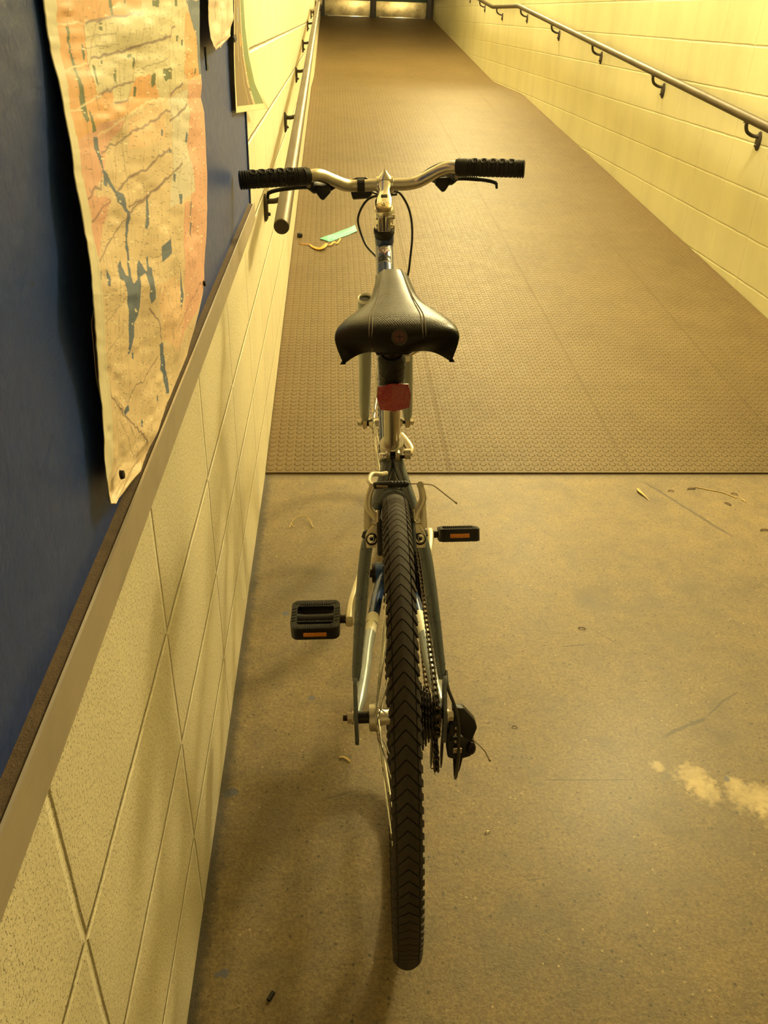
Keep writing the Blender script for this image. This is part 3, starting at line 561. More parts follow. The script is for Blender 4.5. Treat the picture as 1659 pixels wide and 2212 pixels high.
G[:, :, 0] = np.maximum(G[:, :, 0], 0.0242); G[:, :, 2] = np.maximum(G[:, :, 2], 0.9006)
C = np.empty((nb, na, 3)); C[:] = INK['base']
C *= (1+0.05*smooth_noise(nb, na, 14, 8, 5))[:, :, None]
Hm, Wm = 0.62, 0.72    # rough sheet size so that line widths come out even
wob = 0.0016*smooth_noise(nb, na, 90, 40, 6); wob2 = 0.0012*smooth_noise(nb, na, 90, 40, 8)
for key, poly in MAP['polys']:
    C[in_poly(A+wob, B+wob2*0.7, poly)] = INK[key]
# faint street grid
gs = A+0.02*np.sin(B*5)
for k, p in ((0.031, 0.10), (0.083, 0.14)):
    f = np.abs((gs/p) % 1.0-0.5); C[f > 0.5-0.0011/p] *= 1-0.20
    f2 = np.abs(((B*0.62+A*0.10)/(p*0.9)) % 1.0-0.5); C[f2 > 0.5-0.0007/(p*0.9)] *= 1-0.14
# pale street blocks and small place names: rows of short ticks
tick = np.zeros((nb, na), bool)
for k in range(1700):
    i = rng.integers(8, nb-8); j = rng.integers(14, na-12); L = rng.integers(2, 6)
    if k % 5 == 0: C[i:i+2, j:j+L] = INK['wl']
    else: C[i, j:j+L] = C[i, j:j+L]*0.55
for key, wd, pts in MAP['lines']:
    q = [(a*Wm, b*Hm) for a, b in pts]
    d = seg_dist(A*Wm+wob, B*Hm+wob2, q); mk = np.clip(1.3-d/(wd*0.00058), 0, 1)[:, :, None]*0.85
    C = C*(1-mk)+INK[key]*mk
mg = np.array(MAP['margin']); mx = np.interp(B[:, 0], mg[:, 1], np.minimum(mg[:, 0], 0.2))
C[A < mx[:, None]] = INK['margin']
ed = np.abs(A-(mx[:, None]*0.82)); C[(ed < 0.0022) & (B > 0.45)] *= 0.8
# extra height above, out of the frame
top = G[0][None] + np.linspace(0.28, 0.005, 40)[:, None, None]*np.array([0, 0.05, 1.0])[None, None, :]
G2 = np.concatenate([top, G]); C2 = np.concatenate([np.repeat(C[:1], 40, 0)*1.0, C])
big_map = sheet_mesh('street_map', G2, C2, 'map_print')
tag(big_map, 'large creased street map in orange, pink and cream pinned on the blue board', 'map')
for pp_ in ((0.0358, 0.640, 0.943), (0.0308, 1.222, 0.944)):
    m = MB(); m.lathe([(0.0, 0.003), (0.0036, 0.0028), (0.0042, 0.0), (0.0, 0.0)], pp_, (1, 0, 0.15), 12); m.build('pin', 'black_metal', big_map)
# ragged under-sheet that shows behind the left edge of the map
Lu = np.array([[0.0285, 0.69, 1.20], [0.0285, 0.672, 1.10], [0.0285, 0.668, 1.085], [0.0285, 0.648, 1.074], [0.028, 0.640, 1.03], [0.028, 0.648, 0.99], [0.028, 0.672, 0.965]])
Ru = Lu + np.array([-0.003, 0.03, 0.0])
nb2, na2 = 60, 12
G = resample(Lu, nb2, None)[:, None]*(1-np.linspace(0, 1, na2)[None, :, None]) + resample(Ru, nb2, None)[:, None]*np.linspace(0, 1, na2)[None, :, None]
C = np.empty((nb2, na2, 3)); C[:] = np.array(srgb(216, 190, 150)[:3])
u = sheet_mesh('backing_sheet', G, C, 'map_print')
tag(u, 'curled plain paper edge showing behind the left side of the street map', 'paper sheet')

# torn white sheet to the right of the map
Lw = [[.042, 1.401, 1.297], [.042, 1.406, 1.28], [.042, 1.41, 1.251], [.042, 1.43, 1.239], [.040, 1.470, 1.2335]]
Rw = [[.034, 1.835, 1.301], [.034, 1.812, 1.279], [.034, 1.774, 1.257], [.034, 1.757, 1.245], [.036, 1.56, 1.2335]]
nb3, na3 = 120, 110
Lg, Rg = resample(Lw, nb3, None), resample(Rw, nb3, None); av = np.linspace(0, 1, na3)[None, :, None]
G = Lg[:, None]*(1-av)+Rg[:, None]*av
G[:, :, 0] += smooth_noise(nb3, na3, 6, 4, 21)*0.0012; G[-8:, :, 2] += smooth_noise(8, na3, 1, 26, 22)*0.0012
A3, B3 = np.meshgrid(np.linspace(0, 1, na3), np.linspace(0, 1, nb3))
C = np.empty((nb3, na3, 3)); C[:] = np.array(srgb(230, 206, 182)[:3])
for pts in ([(0.15, 0.72), (0.4, 0.66), (0.5, 0.5), (0.6, 0.55)], [(0.7, 0.0), (0.72, 0.4)], [(0.2, 0.0), (0.25, 0.3)], [(0.45, 0.0), (0.45, 0.9)]):
    d = seg_dist(A3, B3, pts); C[d < 0.012] *= 0.62
for k in range(50):
    i = rng.integers(2, nb3-4); j = rng.integers(4, na3-6); C[i, j:j+3] *= 0.6
top = G[0][None]+np.linspace(0.28, 0.01, 20)[:, None, None]*np.array([0, 0.03, 1.0])[None, None, :]
o = sheet_mesh('torn_sheet', np.concatenate([top, G]), np.concatenate([np.repeat(C[:1], 20, 0), C]), 'map_print')
tag(o, 'pale sheet with torn lower edge between the street map and the green poster', 'paper sheet')
# scraps of black tape left under it
for k, (pts, lab) in enumerate((([(1.478, 1.236), (1.487, 1.236), (1.492, 1.216), (1.505, 1.203), (1.480, 1.204)], 'torn scrap of black tape below the left corner of the torn sheet'),
                                ([(1.80, 1.243), (1.84, 1.246), (1.86, 1.236), (1.83, 1.233)], 'torn scrap of black tape against the left edge of the green poster'))):
    m = MB(); m.prism(pts, 0.0015, frame_mat((0.0345 if k else 0.0232, 0, 0), (0, 1, 0), (0, 0, 1), (1, 0, 0)))
    tag(m.build('tape_scrap', 'black_bit'), lab, 'tape')

# narrow green poster hanging over the end of the board
Lp = [[.034, 1.855, 1.301], [.033, 1.835, 1.257], [.032, 1.815, 1.211], [.031, 1.812, 1.164], [.030, 1.816, 1.112]]
Rp = [[.034, 2.066, 1.304], [.034, 2.079, 1.253], [.035, 2.127, 1.199], [.037, 2.246, 1.136], [.040, 2.545, 1.055]]
nb4, na4 = 220, 130
Lg, Rg = resample(Lp, nb4, None), resample(Rp, nb4, None); av = np.linspace(0, 1, na4)[None, :, None]
G = Lg[:, None]*(1-av)+Rg[:, None]*av
A4, B4 = np.meshgrid(np.linspace(0, 1, na4), np.linspace(0, 1, nb4))
G[:, :, 0] += 0.006*np.clip((A4-0.85)/0.15, 0, 1)**2*np.clip((B4-0.8)/0.2, 0, 1)
S = lambda *c: np.array(srgb(*c)[:3])
C = np.empty((nb4, na4, 3)); C[:] = S(126, 108, 82)
C[(A4 > 0.40) & (A4 < 0.52)] = S(128, 108, 86); C[(A4 > 0.52) & (A4 < 0.60)] = S(204, 186, 150)
C[(A4 > 0.38) & (A4 < 0.40)] = S(204, 180, 130)
C[(A4 > 0.24) & (A4 < 0.27) & (B4 < 0.55)] = S(190, 176, 150); C[(A4 > 0.28) & (A4 < 0.40) & (B4 > 0.06) & (B4 < 0.2)] = S(140, 150, 160)
C[(A4 > 0.40) & (A4 < 0.47) & (B4 > 0.30) & (B4 < 0.42)] = S(224, 156, 74)
C[(A4 > 0.60) & (A4 < 0.93)] = S(112, 140, 102)
leaf = ((A4-0.70)/0.10)**2+((B4-0.66-(A4-0.7)*0.3)/0.10)**2 < 1; C[leaf] = S(120, 134, 66)
for b0 in np.arange(0.05, 0.9, 0.075): C[(A4 > 0.53) & (A4 < 0.60) & (np.abs(B4-b0) < 0.003)] = S(244, 236, 214)
for k, b0 in enumerate((0.80, 0.835, 0.87)):
    mk = (A4 > 0.53) & (A4 < 0.60) & (np.abs(B4-b0) < 0.013); C[mk] = S(240, 232, 210) if k else S(80, 66, 52)
    C[(A4 > 0.55) & (A4 < 0.58) & (np.abs(B4-b0) < 0.006)] = S(140, 124, 100)
for k in range(90):
    i = rng.integers(60, nb4-20); j = rng.integers(6, 60); C[i:i+rng.integers(1, 4), j] *= 0.75
C[(A4 < 0.035) | (A4 > 0.93) | (B4 > 0.945)] = S(240, 228, 190)
top = G[0][None]+np.linspace(0.28, 0.01, 20)[:, None, None]*np.array([0, -0.02, 1.0])[None, None, :]
o = sheet_mesh('green_poster', np.concatenate([top, G]), np.concatenate([np.repeat(C[:1], 20, 0), C]), 'poster_print')
tag(o, 'narrow green and brown poster with white margin hanging past the board end', 'poster')

# ------------------------------------------------------------------ handrails
def handrail(name, x, wall_x, pts, ybr, label):
    root = empty(name, (wall_x, pts[0][0], 0)); tag(root, label, 'handrail')
    R = 0.021
    P = [Vector((x, y, z)) for y, z in pts]
    path = []
    for i, p in enumerate(P):   # ease the bends
        if 0 < i < len(P)-1:
            a = p+(P[i-1]-p).normalized()*0.10; b = p+(P[i+1]-p).normalized()*0.10
            for k in range(7):
                t = k/6; path.append(a*(1-t)**2+p*2*t*(1-t)+b*t*t)
        else: path.append(p)
    d0 = (path[1]-path[0]).normalized()
    path = [path[0], path[0]+d0*0.002, path[0]+d0*0.005] + path[1:]
    rr = [R*0.90, R*0.97, R] + [R]*(len(path)-3)
    m = MB(); m.tube(path, rr, 28); pipe = at(m.build('rail_pipe', 'rail_steel', root, 35), root)
    m = MB(); m.tube([path[0]-d0*0.0012, path[0]+d0*0.0002], R*0.86, 28); m.build('end_plug', 'bracket', pipe)
    s = 1 if x > wall_x else -1
    def zr(y):
        for (a, za), (b, zb) in zip(pts, pts[1:]):
            if y <= b: return za+(zb-za)*(y-a)/(b-a)
        return pts[-1][1]
    for y in ybr:
        z = zr(y); g = abs(x-wall_x)
        m = MB(); m.lathe([(0.0, 0), (0.026, 0), (0.026, 0.006), (0.020, 0.012), (0.0, 0.013)], (0, 0, 0), (1, 0, 0), 24)
        for i, v in enumerate(m.v): m.v[i] = (wall_x+s*v[0], y+v[1]*0.9, z-0.100+v[2]*1.65)
        br = at(m.build('bracket', 'bracket', root), root)
        arm = smooth_path([(wall_x+s*0.006, y, z-0.080), (wall_x+s*g*0.45, y, z-0.078), (wall_x+s*g*0.85, y, z-0.062), (x, y, z-0.038), (x, y, z-R+0.002)], 6)
        m = MB(); m.tube(arm, [0.0105, 0.0100]+[0.0085]*(len(arm)-2), 12)
        m.box((x, y, z-R-0.001), (0.018, 0.045, 0.006), bevel=0.002)
        m.build('bracket_arm', 'bracket', br)
        m = MB(); m.lathe([(0, 0), (0.0065, 0), (0.0065, 0.006), (0.004, 0.009), (0, 0.009)], (wall_x+s*0.011, y, z-0.120), (s, 0, 0), 6); m.build('bolt', 'bracket', br)
    return root
handrail('handrail', 0.085, 0.0, [(2.27, 0.80), (9.8, 1.353), (11.8, 1.355), (19.0, 1.93)], [2.82, 4.23, 5.70, 7.15, 8.65, 10.15, 11.6, 13.1, 14.6], 'straight steel handrail on dark brackets along the left wall')
handrail('handrail', W-0.08, W, [(2.3, 0.758), (10.17, 1.393), (11.80, 1.390), (19.0, 1.97)], [2.85, 4.24, 5.65, 7.10, 8.53, 10.02, 11.50, 12.87, 14.3], 'steel handrail on curved brackets along the right yellow wall')
# ------------------------------------------------------------------ bicycle: x = right, y = forward from the rear axle, z = up in the plane of the bike
PSI, PHI = 0.036236, 0.045106
F = Vector((math.sin(PSI), math.cos(PSI), 0)); T0 = Vector((math.cos(PSI), -math.sin(PSI), 0)); U0 = Vector((0, 0, 1))
U = U0*math.cos(PHI)-T0*math.sin(PHI); T = T0*math.cos(PHI)+U0*math.sin(PHI)
bike = empty('bicycle'); bm4 = Matrix((T, F, U)).transposed().to_4x4(); bm4.translation = Vector((0.33586, 0.94740, 0.0015)); bike.matrix_world = bm4
tag(bike, 'blue and grey hybrid bicycle leaning against the left wall, seen from behind', 'bicycle')
RW = 0.347; WB = 1.088
SA = math.radians(71); SC, SS = math.cos(SA), math.sin(SA)
S0 = 1.0424
def steer(w, off=0.0):   # point on the steering axis at height w
    return Vector((0.0, S0-(w-0.347)*SC/SS + off, w))
AX = Vector((0, -SC, SS)); FWD = Vector((0, SS, SC))
BB = Vector((0, 0.435, 0.315)); STT = Vector((0, 0.3125, 0.665))

# --- frame
m = MB()
std = (STT-BB).normalized()
m.tube([BB, STT-std*0.002], 0.0160, 24)
m.tube([STT-std*0.035, STT], 0.0185, 24)
frame = m.build('seat_tube', 'frame_grey', bike)
m = MB(); m.tube([steer(0.768), steer(0.79), steer(0.80), steer(0.865), steer(0.875), steer(0.886)], [0.0205, 0.0205, 0.0188, 0.0188, 0.0205, 0.0205], 28); head = m.build('head_tube', 'frame_blue', bike)
TP0, TP1 = steer(0.862), Vector((0, 0.3275, 0.623)); TD = (TP1-TP0).normalized(); TN = Vector((0, -TD.z, TD.y)); TN = TN if TN.z > 0 else -TN
m = MB(); m.tube([TP0, TP0.lerp(TP1, 0.5), TP1], [0.0182, 0.0178, 0.0155], 28); ttube = m.build('top_tube', 'frame_blue', bike)
m = MB(); m.tube([steer(0.795)-FWD*0.01, BB], [0.021, 0.019], 20); m.build('down_tube', 'frame_blue', bike)
m = MB(); m.tube([BB+Vector((-0.034, 0, 0)), BB+Vector((0.034, 0, 0))], 0.0215, 24); bbs = m.build('bottom_bracket', 'frame_blue', bike)
for s in (-1, 1):
    m = MB(); m.tube([BB+Vector((s*0.034, 0, 0)), BB+Vector((s*0.041, 0, 0)), BB+Vector((s*0.0411, 0, 0)), BB+Vector((s*0.060, 0, 0))], [0.0205, 0.0205, 0.009, 0.009], 16)
    m.build('bearing_cup', 'black_metal', bbs)
SSP = [(-0.006, .300, .648), (-.0105, .2854, .6324), (-.0195, .262, .612), (-.0300, .2332, .5871), (-.0410, .1972, .5559), (-.0490, .1679, .5305), (-.0590, .0881, .4613), (-.0655, .030, .411), (-.0665, .021, .403)]
for s in (1, -1):
    p = smooth_path([(s*x+(0.0 if s == 1 else 0.001), y, z) for x, y, z in SSP], 5)
    rr = [0.0102]*len(p); 
    for k in range(12): rr[-1-k] = 0.0036+0.0066*(k/12)**0.8
    m = MB(); m.tube(p, rr, 16)
    for k in (3, 7, 11): m.lathe([(0.0, -0.0012), (rr[-k]+0.0006, -0.0012), (rr[-k]+0.0006, 0.0012), (0.0, 0.0012)], p[-k], p[-k]-p[-k-1], 16)
    st = m.build('seat_stay', 'frame_grey', bike)
    m = MB(); m.tube([Vector((s*0.0405, 0.188, 0.567)), Vector((s*0.0435, 0.182, 0.5605))], 0.0112, 16); m.build('cable_tie', 'rubber', st)
m = MB(); m.tube(smooth_path([(-.031, .236, .590), (-.016, .249, .600), (0, .254, .603), (.016, .249, .600), (.032, .236, .590)], 5), 0.0105, 14, flat=0.8); m.build('stay_bridge', 'frame_grey', bike)
m = MB(); m.lathe([(0, 0), (0.0042, 0), (0.0042, 0.006), (0.002, 0.007), (0, 0.006)], (0.002, .243, .603), (0, -1, 0.2), 12); m.build('bridge_bolt', 'black_metal', bike)
CSP = [(-.0182, .428, .3151), (-.0312, .3472, .3215), (-.0405, .2687, .3272), (-.0491, .1967, .3325), (-.0550, .11, .339), (-.0615, .045, .3443), (-.0655, .010, .3465)]
CSR = [(.0235, .428, .3151), (.0375, .3472, .3215), (.0455, .2800, .3264), (.0520, .2066, .3318), (.0570, .1261, .3377), (.0640, .055, .3430), (.0690, .010, .3465)]
for s in (-1, 1):
    p = smooth_path([(-x, y, z) for x, y, z in CSP] if s < 0 else CSR, 8)
    if s < 0: p = [Vector((-q.x, q.y, q.z)) for q in p]
    n = len(p)
    i1 = min(range(n), key=lambda i: abs(p[i].y-(0.275 if s < 0 else 0.282))); i2 = min(range(n), key=lambda i: abs(p[i].y-(0.222 if s < 0 else 0.212)))
    r = lambda i: (0.0118-0.0028*i/n) if i < n-8 else 0.0090-0.0045*(i-n+8)/8
    m = MB(); m.tube(p[:i1+1], [r(i) for i in range(i1+1)], 18, flat=1.1); cs = m.build('chain_stay', 'frame_blue', bike)
    m = MB(); m.tube(p[i1:i2+1], [r(i)+0.0001 for i in range(i1, i2+1)], 18, flat=1.1); 
    m.build('white_band', 'white_band', cs)
    j = (i1*2+i2*3)//5
    m = MB(); m.lathe([(r(j)*1.05, -0.0007), (r(j)*1.05+0.0005, -0.0007), (r(j)*1.05+0.0005, 0.0007), (r(j)*1.05, 0.0007)], p[j], p[j+1]-p[j], 18, closed=True); m.build('pin_stripe', 'ink', cs)
    m = MB(); m.tube(p[i2:], [r(i) for i in range(i2, n)], 18, flat=1.1); m.build('rear_section', 'silver_stay', cs)
    # dropout plate, seen edge on
    poly = [(-0.014, -0.048), (0.008, -0.050), (0.016, -0.02), (0.030, -0.006), (0.032, 0.006), (0.018, 0.012), (0.024, 0.054), (0.016, 0.066), (0.004, 0.060), (-0.012, 0.018), (-0.017, 0.0), (-0.016, -0.03)]
    m = MB(); m.prism(poly, 0.0065, frame_mat((s*0.0672+(0.003 if s > 0 else 0), 0.0, RW+0.002), (0, 1, 0), (0, 0, 1), (1, 0, 0)), 0.0012); m.build('dropout', 'frame_grey', bike)

# --- warning sticker on the upper side of the top tube
def on_top(u, h, lift=0.0004):   # u: arc offset to the right, h: distance back from the head tube
    a = u/0.0181; r = 0.0181+lift
    return TP0+TD*h+TN*(r*math.cos(a))+Vector((1, 0, 0))*(r*math.sin(a))
def top_patch(poly, lift):
    """polygon given on the unrolled tube; returns an MB"""
    b = bmesh.new(); vs = [b.verts.new((x, y, 0)) for x, y in poly]; b.faces.new(vs)
    bmesh.ops.triangulate(b, faces=b.faces[:])
    for _ in range(3): bmesh.ops.subdivide_edges(b, edges=[e for e in b.edges if e.calc_length() > 0.0025], cuts=1)
    bmesh.ops.triangulate(b, faces=b.faces[:])
    for v in b.verts: v.co = on_top(v.co.x, v.co.y, lift)
    mb = MB(); mb.bm(b); return mb
HWD = 0.0158
dome = [(-HWD, 0.0735), (HWD, 0.0735), (HWD, 0.029)] + [(HWD*math.cos(q), 0.029-0.008*math.sin(q)) for q in np.linspace(0.25, PI-0.25, 9)] + [(-HWD, 0.029)]
top_patch(dome, 0.0003).build('warning_sticker', 'sticker', ttube)
top_patch([(-HWD*0.94, 0.053), (HWD*0.94, 0.053), (HWD*0.94, 0.0718), (-HWD*0.94, 0.0718)], 0.0006).build('sticker_panel', 'black_bit', ttube)
top_patch([(-0.0132, 0.0320), (0.0132, 0.0320), (0.0, 0.0515)], 0.0006).build('warning_triangle', 'ink_red', ttube)
top_patch([(-0.0098, 0.0340), (0.0098, 0.0340), (0.0, 0.0483)], 0.0009).build('triangle_field', 'sticker', ttube)
mb = top_patch([(-0.0011, 0.0352), (0.0011, 0.0352), (0.0007, 0.0410), (-0.0007, 0.0410)], 0.0012); mb2 = top_patch([(-0.0009, 0.0424), (0.0009, 0.0424), (0.0009, 0.0442), (-0.0009, 0.0442)], 0.0012)
mb.add(mb2.v, mb2.f); mb.build('exclamation_mark', 'ink_red', ttube)
def text_mesh(txt, size):
    cu = bpy.data.curves.new('lettering', 'FONT'); cu.body = txt; cu.size = size; cu.align_x = 'CENTER'; cu.resolution_u = 3
    o = bpy.data.objects.new('lettering', cu); COL.objects.link(o)
    dg = bpy.context.evaluated_depsgraph_get(); dg.update()
    me = bpy.data.meshes.new_from_object(o.evaluated_get(dg)); bpy.data.objects.remove(o); bpy.data.curves.remove(cu)
    return [tuple(v.co) for v in me.vertices], [tuple(p.vertices) for p in me.polygons]
tv, tf = text_mesh('WARNING', 0.0062)
mb = MB(); vv = []
for x, y, z in tv: vv.append(on_top(x*0.96, 0.0305-y*1.05-0.0045*(1-(x/0.0145)**2), 0.0008))
mb.add(vv, tf); mb.build('warning_text', 'ink', ttube)

# --- headset, stem, handlebar
m = MB(); m.tube([steer(0.8860), steer(0.8915), steer(0.8925), steer(0.8990), steer(0.9010), steer(0.9045)], [0.0195, 0.0195, 0.0218, 0.0222, 0.0205, 0.0185], 28); m.build('headset', 'rubber', bike)
BARC = Vector((0.004, 0.905, 0.979))
stem = None
m = MB()
m.tube([steer(0.9035), steer(0.906), steer(0.926), steer(0.928), steer(0.943), steer(0.946)], [0.0185, 0.0196, 0.0196, 0.0206, 0.0206, 0.0196], 28)
for h in (0.912, 0.9345):   # pinch bolt bosses
    m.tube([steer(h)-FWD*0.0150+Vector((0.004, 0, 0)), steer(h)-FWD*0.0150+Vector((0.0185, 0, 0))], 0.0058, 14)
    m.tube([steer(h)-FWD*0.0150+Vector((-0.004, 0, 0)), steer(h)-FWD*0.0150+Vector((-0.0165, 0, 0))], 0.0058, 14)
m.box(steer(0.922)-FWD*0.0150+Vector((-0.0075, 0, 0)), (0.012, 0.014, 0.034), Matrix((Vector((1, 0, 0)), FWD, AX)).transposed(), 0.002)
m.box(steer(0.922)-FWD*0.0150+Vector((0.0075, 0, 0)), (0.012, 0.014, 0.034), Matrix((Vector((1, 0, 0)), FWD, AX)).transposed(), 0.002)
# neck: loft of rounded rectangles from the steerer clamp to the bar clamp
def loft(m, secs, n=20):
    vs = []
    for c, hw, hh, xdir, ydir, p in secs:
        for k in range(n):
            a = 2*PI*k/n; ca, sa = math.cos(a), math.sin(a)
            vs.append(Vector(c)+Vector(xdir)*(hw*math.copysign(abs(ca)**p, ca))+Vector(ydir)*(hh*math.copysign(abs(sa)**p, sa)))
    fs = []
    for i in range(len(secs)-1):
        for k in range(n):
            k2 = (k+1) % n; fs.append((i*n+k, i*n+k2, (i+1)*n+k2, (i+1)*n+k))
    fs.append(tuple(range(n-1, -1, -1))); fs.append(tuple((len(secs)-1)*n+k for k in range(n)))
    m.add(vs, fs); return m
X = Vector((1, 0, 0)); a0 = steer(0.938)+FWD*0.004; nd = (BARC-a0); nl = nd.length; ndn = nd.normalized(); nup = X.cross(ndn)
loft(m, [(a0, 0.0195, 0.0150, X, nup, 0.7), (a0+ndn*nl*0.30, 0.0190, 0.0145, X, nup, 0.65), (a0+ndn*nl*0.48, 0.0150, 0.0130, X, nup, 0.7), (a0+ndn*nl*0.66, 0.0125, 0.0135, X, nup, 0.8), (a0+ndn*nl*0.84, 0.0165, 0.0165, X, nup, 0.85), (BARC, 0.0190, 0.0175, X, nup, 0.85)])
stem = m.build('stem', 'chrome', bike)
m = MB(); m.tube([BARC+X*-0.0185, BARC+X*-0.0175, BARC+X*0.0175, BARC+X*0.0185], [0.0150, 0.0165, 0.0165, 0.0150], 28)
loft(m, [(BARC+Vector((0, -0.002, 0.012)), 0.0165, 0.012, X, (0, 1, 0), 0.8), (BARC+Vector((0, 0.0, 0.019)), 0.0105, 0.0095, X, (0, 1, 0), 0.9), (BARC+Vector((0, 0.001, 0.0245)), 0.0055, 0.006, X, (0, 1, 0), 1.0), (BARC+Vector((0, 0.001, 0.0290)), 0.0025, 0.0035, X, (0, 1, 0), 1.0)])
m.build('bar_clamp', 'chrome', stem)
m = MB(); m.box(steer(0.922)-FWD*0.0196, (0.0020, 0.0075, 0.036), Matrix((X, FWD, AX)).transposed(), 0.0003); m.build('clamp_slit', 'black_bit', stem)
m = MB(); m.box(a0+ndn*nl*0.34+nup*0.0128, (0.0135, 0.0090, 0.0045), Matrix((X, ndn, nup)).transposed(), 0.001); m.build('stem_recess', 'black_bit', stem)
m = MB(); m.lathe([(0, -0.004), (0.0165, -0.004), (0.0172, 0.0), (0.0160, 0.0028), (0.0125, 0.0050), (0.0075, 0.0062), (0.0055, 0.0064), (0.0050, 0.0064)], steer(0.9475), AX, 28)
cap = m.build('top_cap', 'brass', stem)
m = MB(); m.lathe([(0.0046, 0.0), (0.0046, 0.0018), (0.0026, 0.0018), (0.0022, 0.0004), (0, 0.0004)], steer(0.9475)+AX*0.0062, AX, 16); m.build('cap_bolt', 'chrome', stem)
m = MB(); m.lathe([(0, 0.0), (0.0022, 0.0), (0, 0.0001)], steer(0.9475)+AX*0.0068, AX, 6); m.build('bolt_socket', 'black_bit', stem)
for h in (0.912, 0.9345):
    m = MB(); m.lathe([(0, 0), (0.0045, 0), (0.0045, 0.0035), (0.0024, 0.0035), (0.0020, 0.001), (0, 0.001)], steer(h)-FWD*0.0150+Vector((0.0180, 0, 0)), (1, 0, 0), 14); m.build('clamp_bolt', 'brass', stem)

# handlebar, swept back a little, with a small rise
BAR = [(-.284, .802, 1.0095), (-.2197, .815, 1.0092), (-.1519, .835, 1.0095), (-.1293, .850, 1.0085), (-.1027, .876, .9935), (-.0780, .898, .9805), (-.050, .905, .9775), (0.004, .905, .979), (.050, .905, .9790), (.0758, .903, .9845), (.1050, .890, 1.0010), (.1290, .880, 1.0130), (.1513, .872, 1.0150), (.2191, .860, 1.0138), (.2855, .850, 1.0130)]
bp = smooth_path(BAR, 7)
m = MB(); m.tube(bp, 0.0124, 20); bar = m.build('handlebar', 'silver', bike)
def grip(side):
    if side < 0: a, b = Vector(BAR[0]), Vector(BAR[2])
    else: a, b = Vector(BAR[-1]), Vector(BAR[-3])
    d = (b-a).normalized(); L = (b-a).length
    prof = [(0, 0), (0.0125, 0.0), (0.0165, 0.001)]; h = 0.001
    for k in range(3): prof += [(0.0180, h+0.001), (0.0180, h+0.0032), (0.0158, h+0.0038), (0.0158, h+0.0048)]; h += 0.0050
    h0 = h
    while h < L-0.045: prof += [(0.0172, h), (0.0172, h+0.0062), (0.0163, h+0.0070), (0.0163, h+0.0082)]; h += 0.0088
    while h < L-0.022: prof += [(0.0176, h), (0.0176, h+0.0022), (0.0163, h+0.0026), (0.0163, h+0.0036)]; h += 0.0042
    prof += [(0.0176, h+0.0005), (0.0178, L), (0.0125, L+0.0005), (0, L+0.0005)]
    m = MB(); m.lathe(prof, a-d*0.0015, d, 28)
    # raised rings along the upper side
    xr = d.orthogonal().normalized(); yr = d.cross(xr)
    upv = (U_LOC-d*U_LOC.dot(d)).normalized(); sv = d.cross(upv)
    for k in range(5):
        for an in (-0.55, 0.55, 1.6):
            rd = (upv*math.cos(an)+sv*math.sin(an)); c = a+d*(0.026+k*0.0185)+rd*0.0172
            tg = d.cross(rd)
            ring = [c+d*(0.0058*math.cos(q))+tg*(0.0058*math.sin(q))-rd*(0.0009*math.sin(q)**2) for q in np.linspace(0, 2*PI, 17)[:-1]]
            m.tube(ring, 0.0014, 6, closed=True)
    return m.build('grip', 'grip', bar)
U_LOC = Vector((0, 0, 1))
grip(-1); grip(1)
def lever(side, name='brake_lever'):
    s = side; off = Vector((0, 0.035 if s > 0 else 0, 0.004 if s > 0 else 0))
    yb = 0.835 if s < 0 else 0.872
    L3 = lambda t, y, z: Vector((s*t, y+(0.036 if s > 0 else 0), z+(0.005 if s > 0 else 0)))
    p = smooth_path([L3(.140, .866, .983), L3(.170, .878, .982), L3(.205, .878, .979), L3(.228, .872, .976), L3(.238, .868, .973)], 6)
    m = MB(); m.tube(p, [0.0062]*(len(p)//2)+[0.0056]*(len(p)-len(p)//2), 12, flat=0.75)
    m.tube([p[-1]+Vector((0, 0, 0.001)), p[-1]+Vector((s*0.0015, -0.001, -0.011))], [0.0048, 0.0038], 10, flat=0.7)
    lv = m.build(name, 'plastic', bike)
    m = MB(); c = Vector(BAR[2] if s < 0 else BAR[-3]); q = Vector(BAR[3] if s < 0 else BAR[-4]); d = (q-c).normalized()
    m.tube([c-d*0.001, c+d*0.0005, c-d*0.012], [0.0165, 0.0168, 0.0168], 20)
    loft(m, [(L3(.150, .860, .990), 0.008, 0.012, (1, 0, 0), (0, .6, .8), 0.7), (L3(.140, .868, .982), 0.010, 0.013, (1, 0, 0), (0, .6, .8), 0.7), (L3(.120, .876, .978), 0.010, 0.010, (1, 0, 0), (0, .6, .8), 0.8), (L3(.100, .886, .984), 0.007, 0.007, (1, 0, 0), (0, .6, .8), 0.9)])
    m.build('lever_body', 'plastic', lv)
    m = MB(); m.prism([(-0.018, 0.010), (0.012, 0.012), (0.016, 0.004), (0.002, -0.016), (-0.004, -0.018), (-0.020, -0.002)], 0.014, frame_mat(L3(.128, .862, .976), (s, 0, 0), (0, .25, .97), (0, -.97, .25)), 0.003)
    m.build('shifter', 'plastic', lv)
    m = MB(); m.tube([L3(.098, .888, .984), L3(.090, .893, .985)], [0.0042, 0.0030], 10); m.build('barrel_adjuster', 'black_metal', lv)
    m = MB(); m.lathe([(0, 0), (0.0045, 0), (0.0045, 0.002), (0.002, 0.002), (0, 0.001)], L3(.1525, .852, .9885), (0, -0.9, 0.3), 12); m.build('clamp_bolt', 'silver_dull', lv)
lever(-1); lever(1)
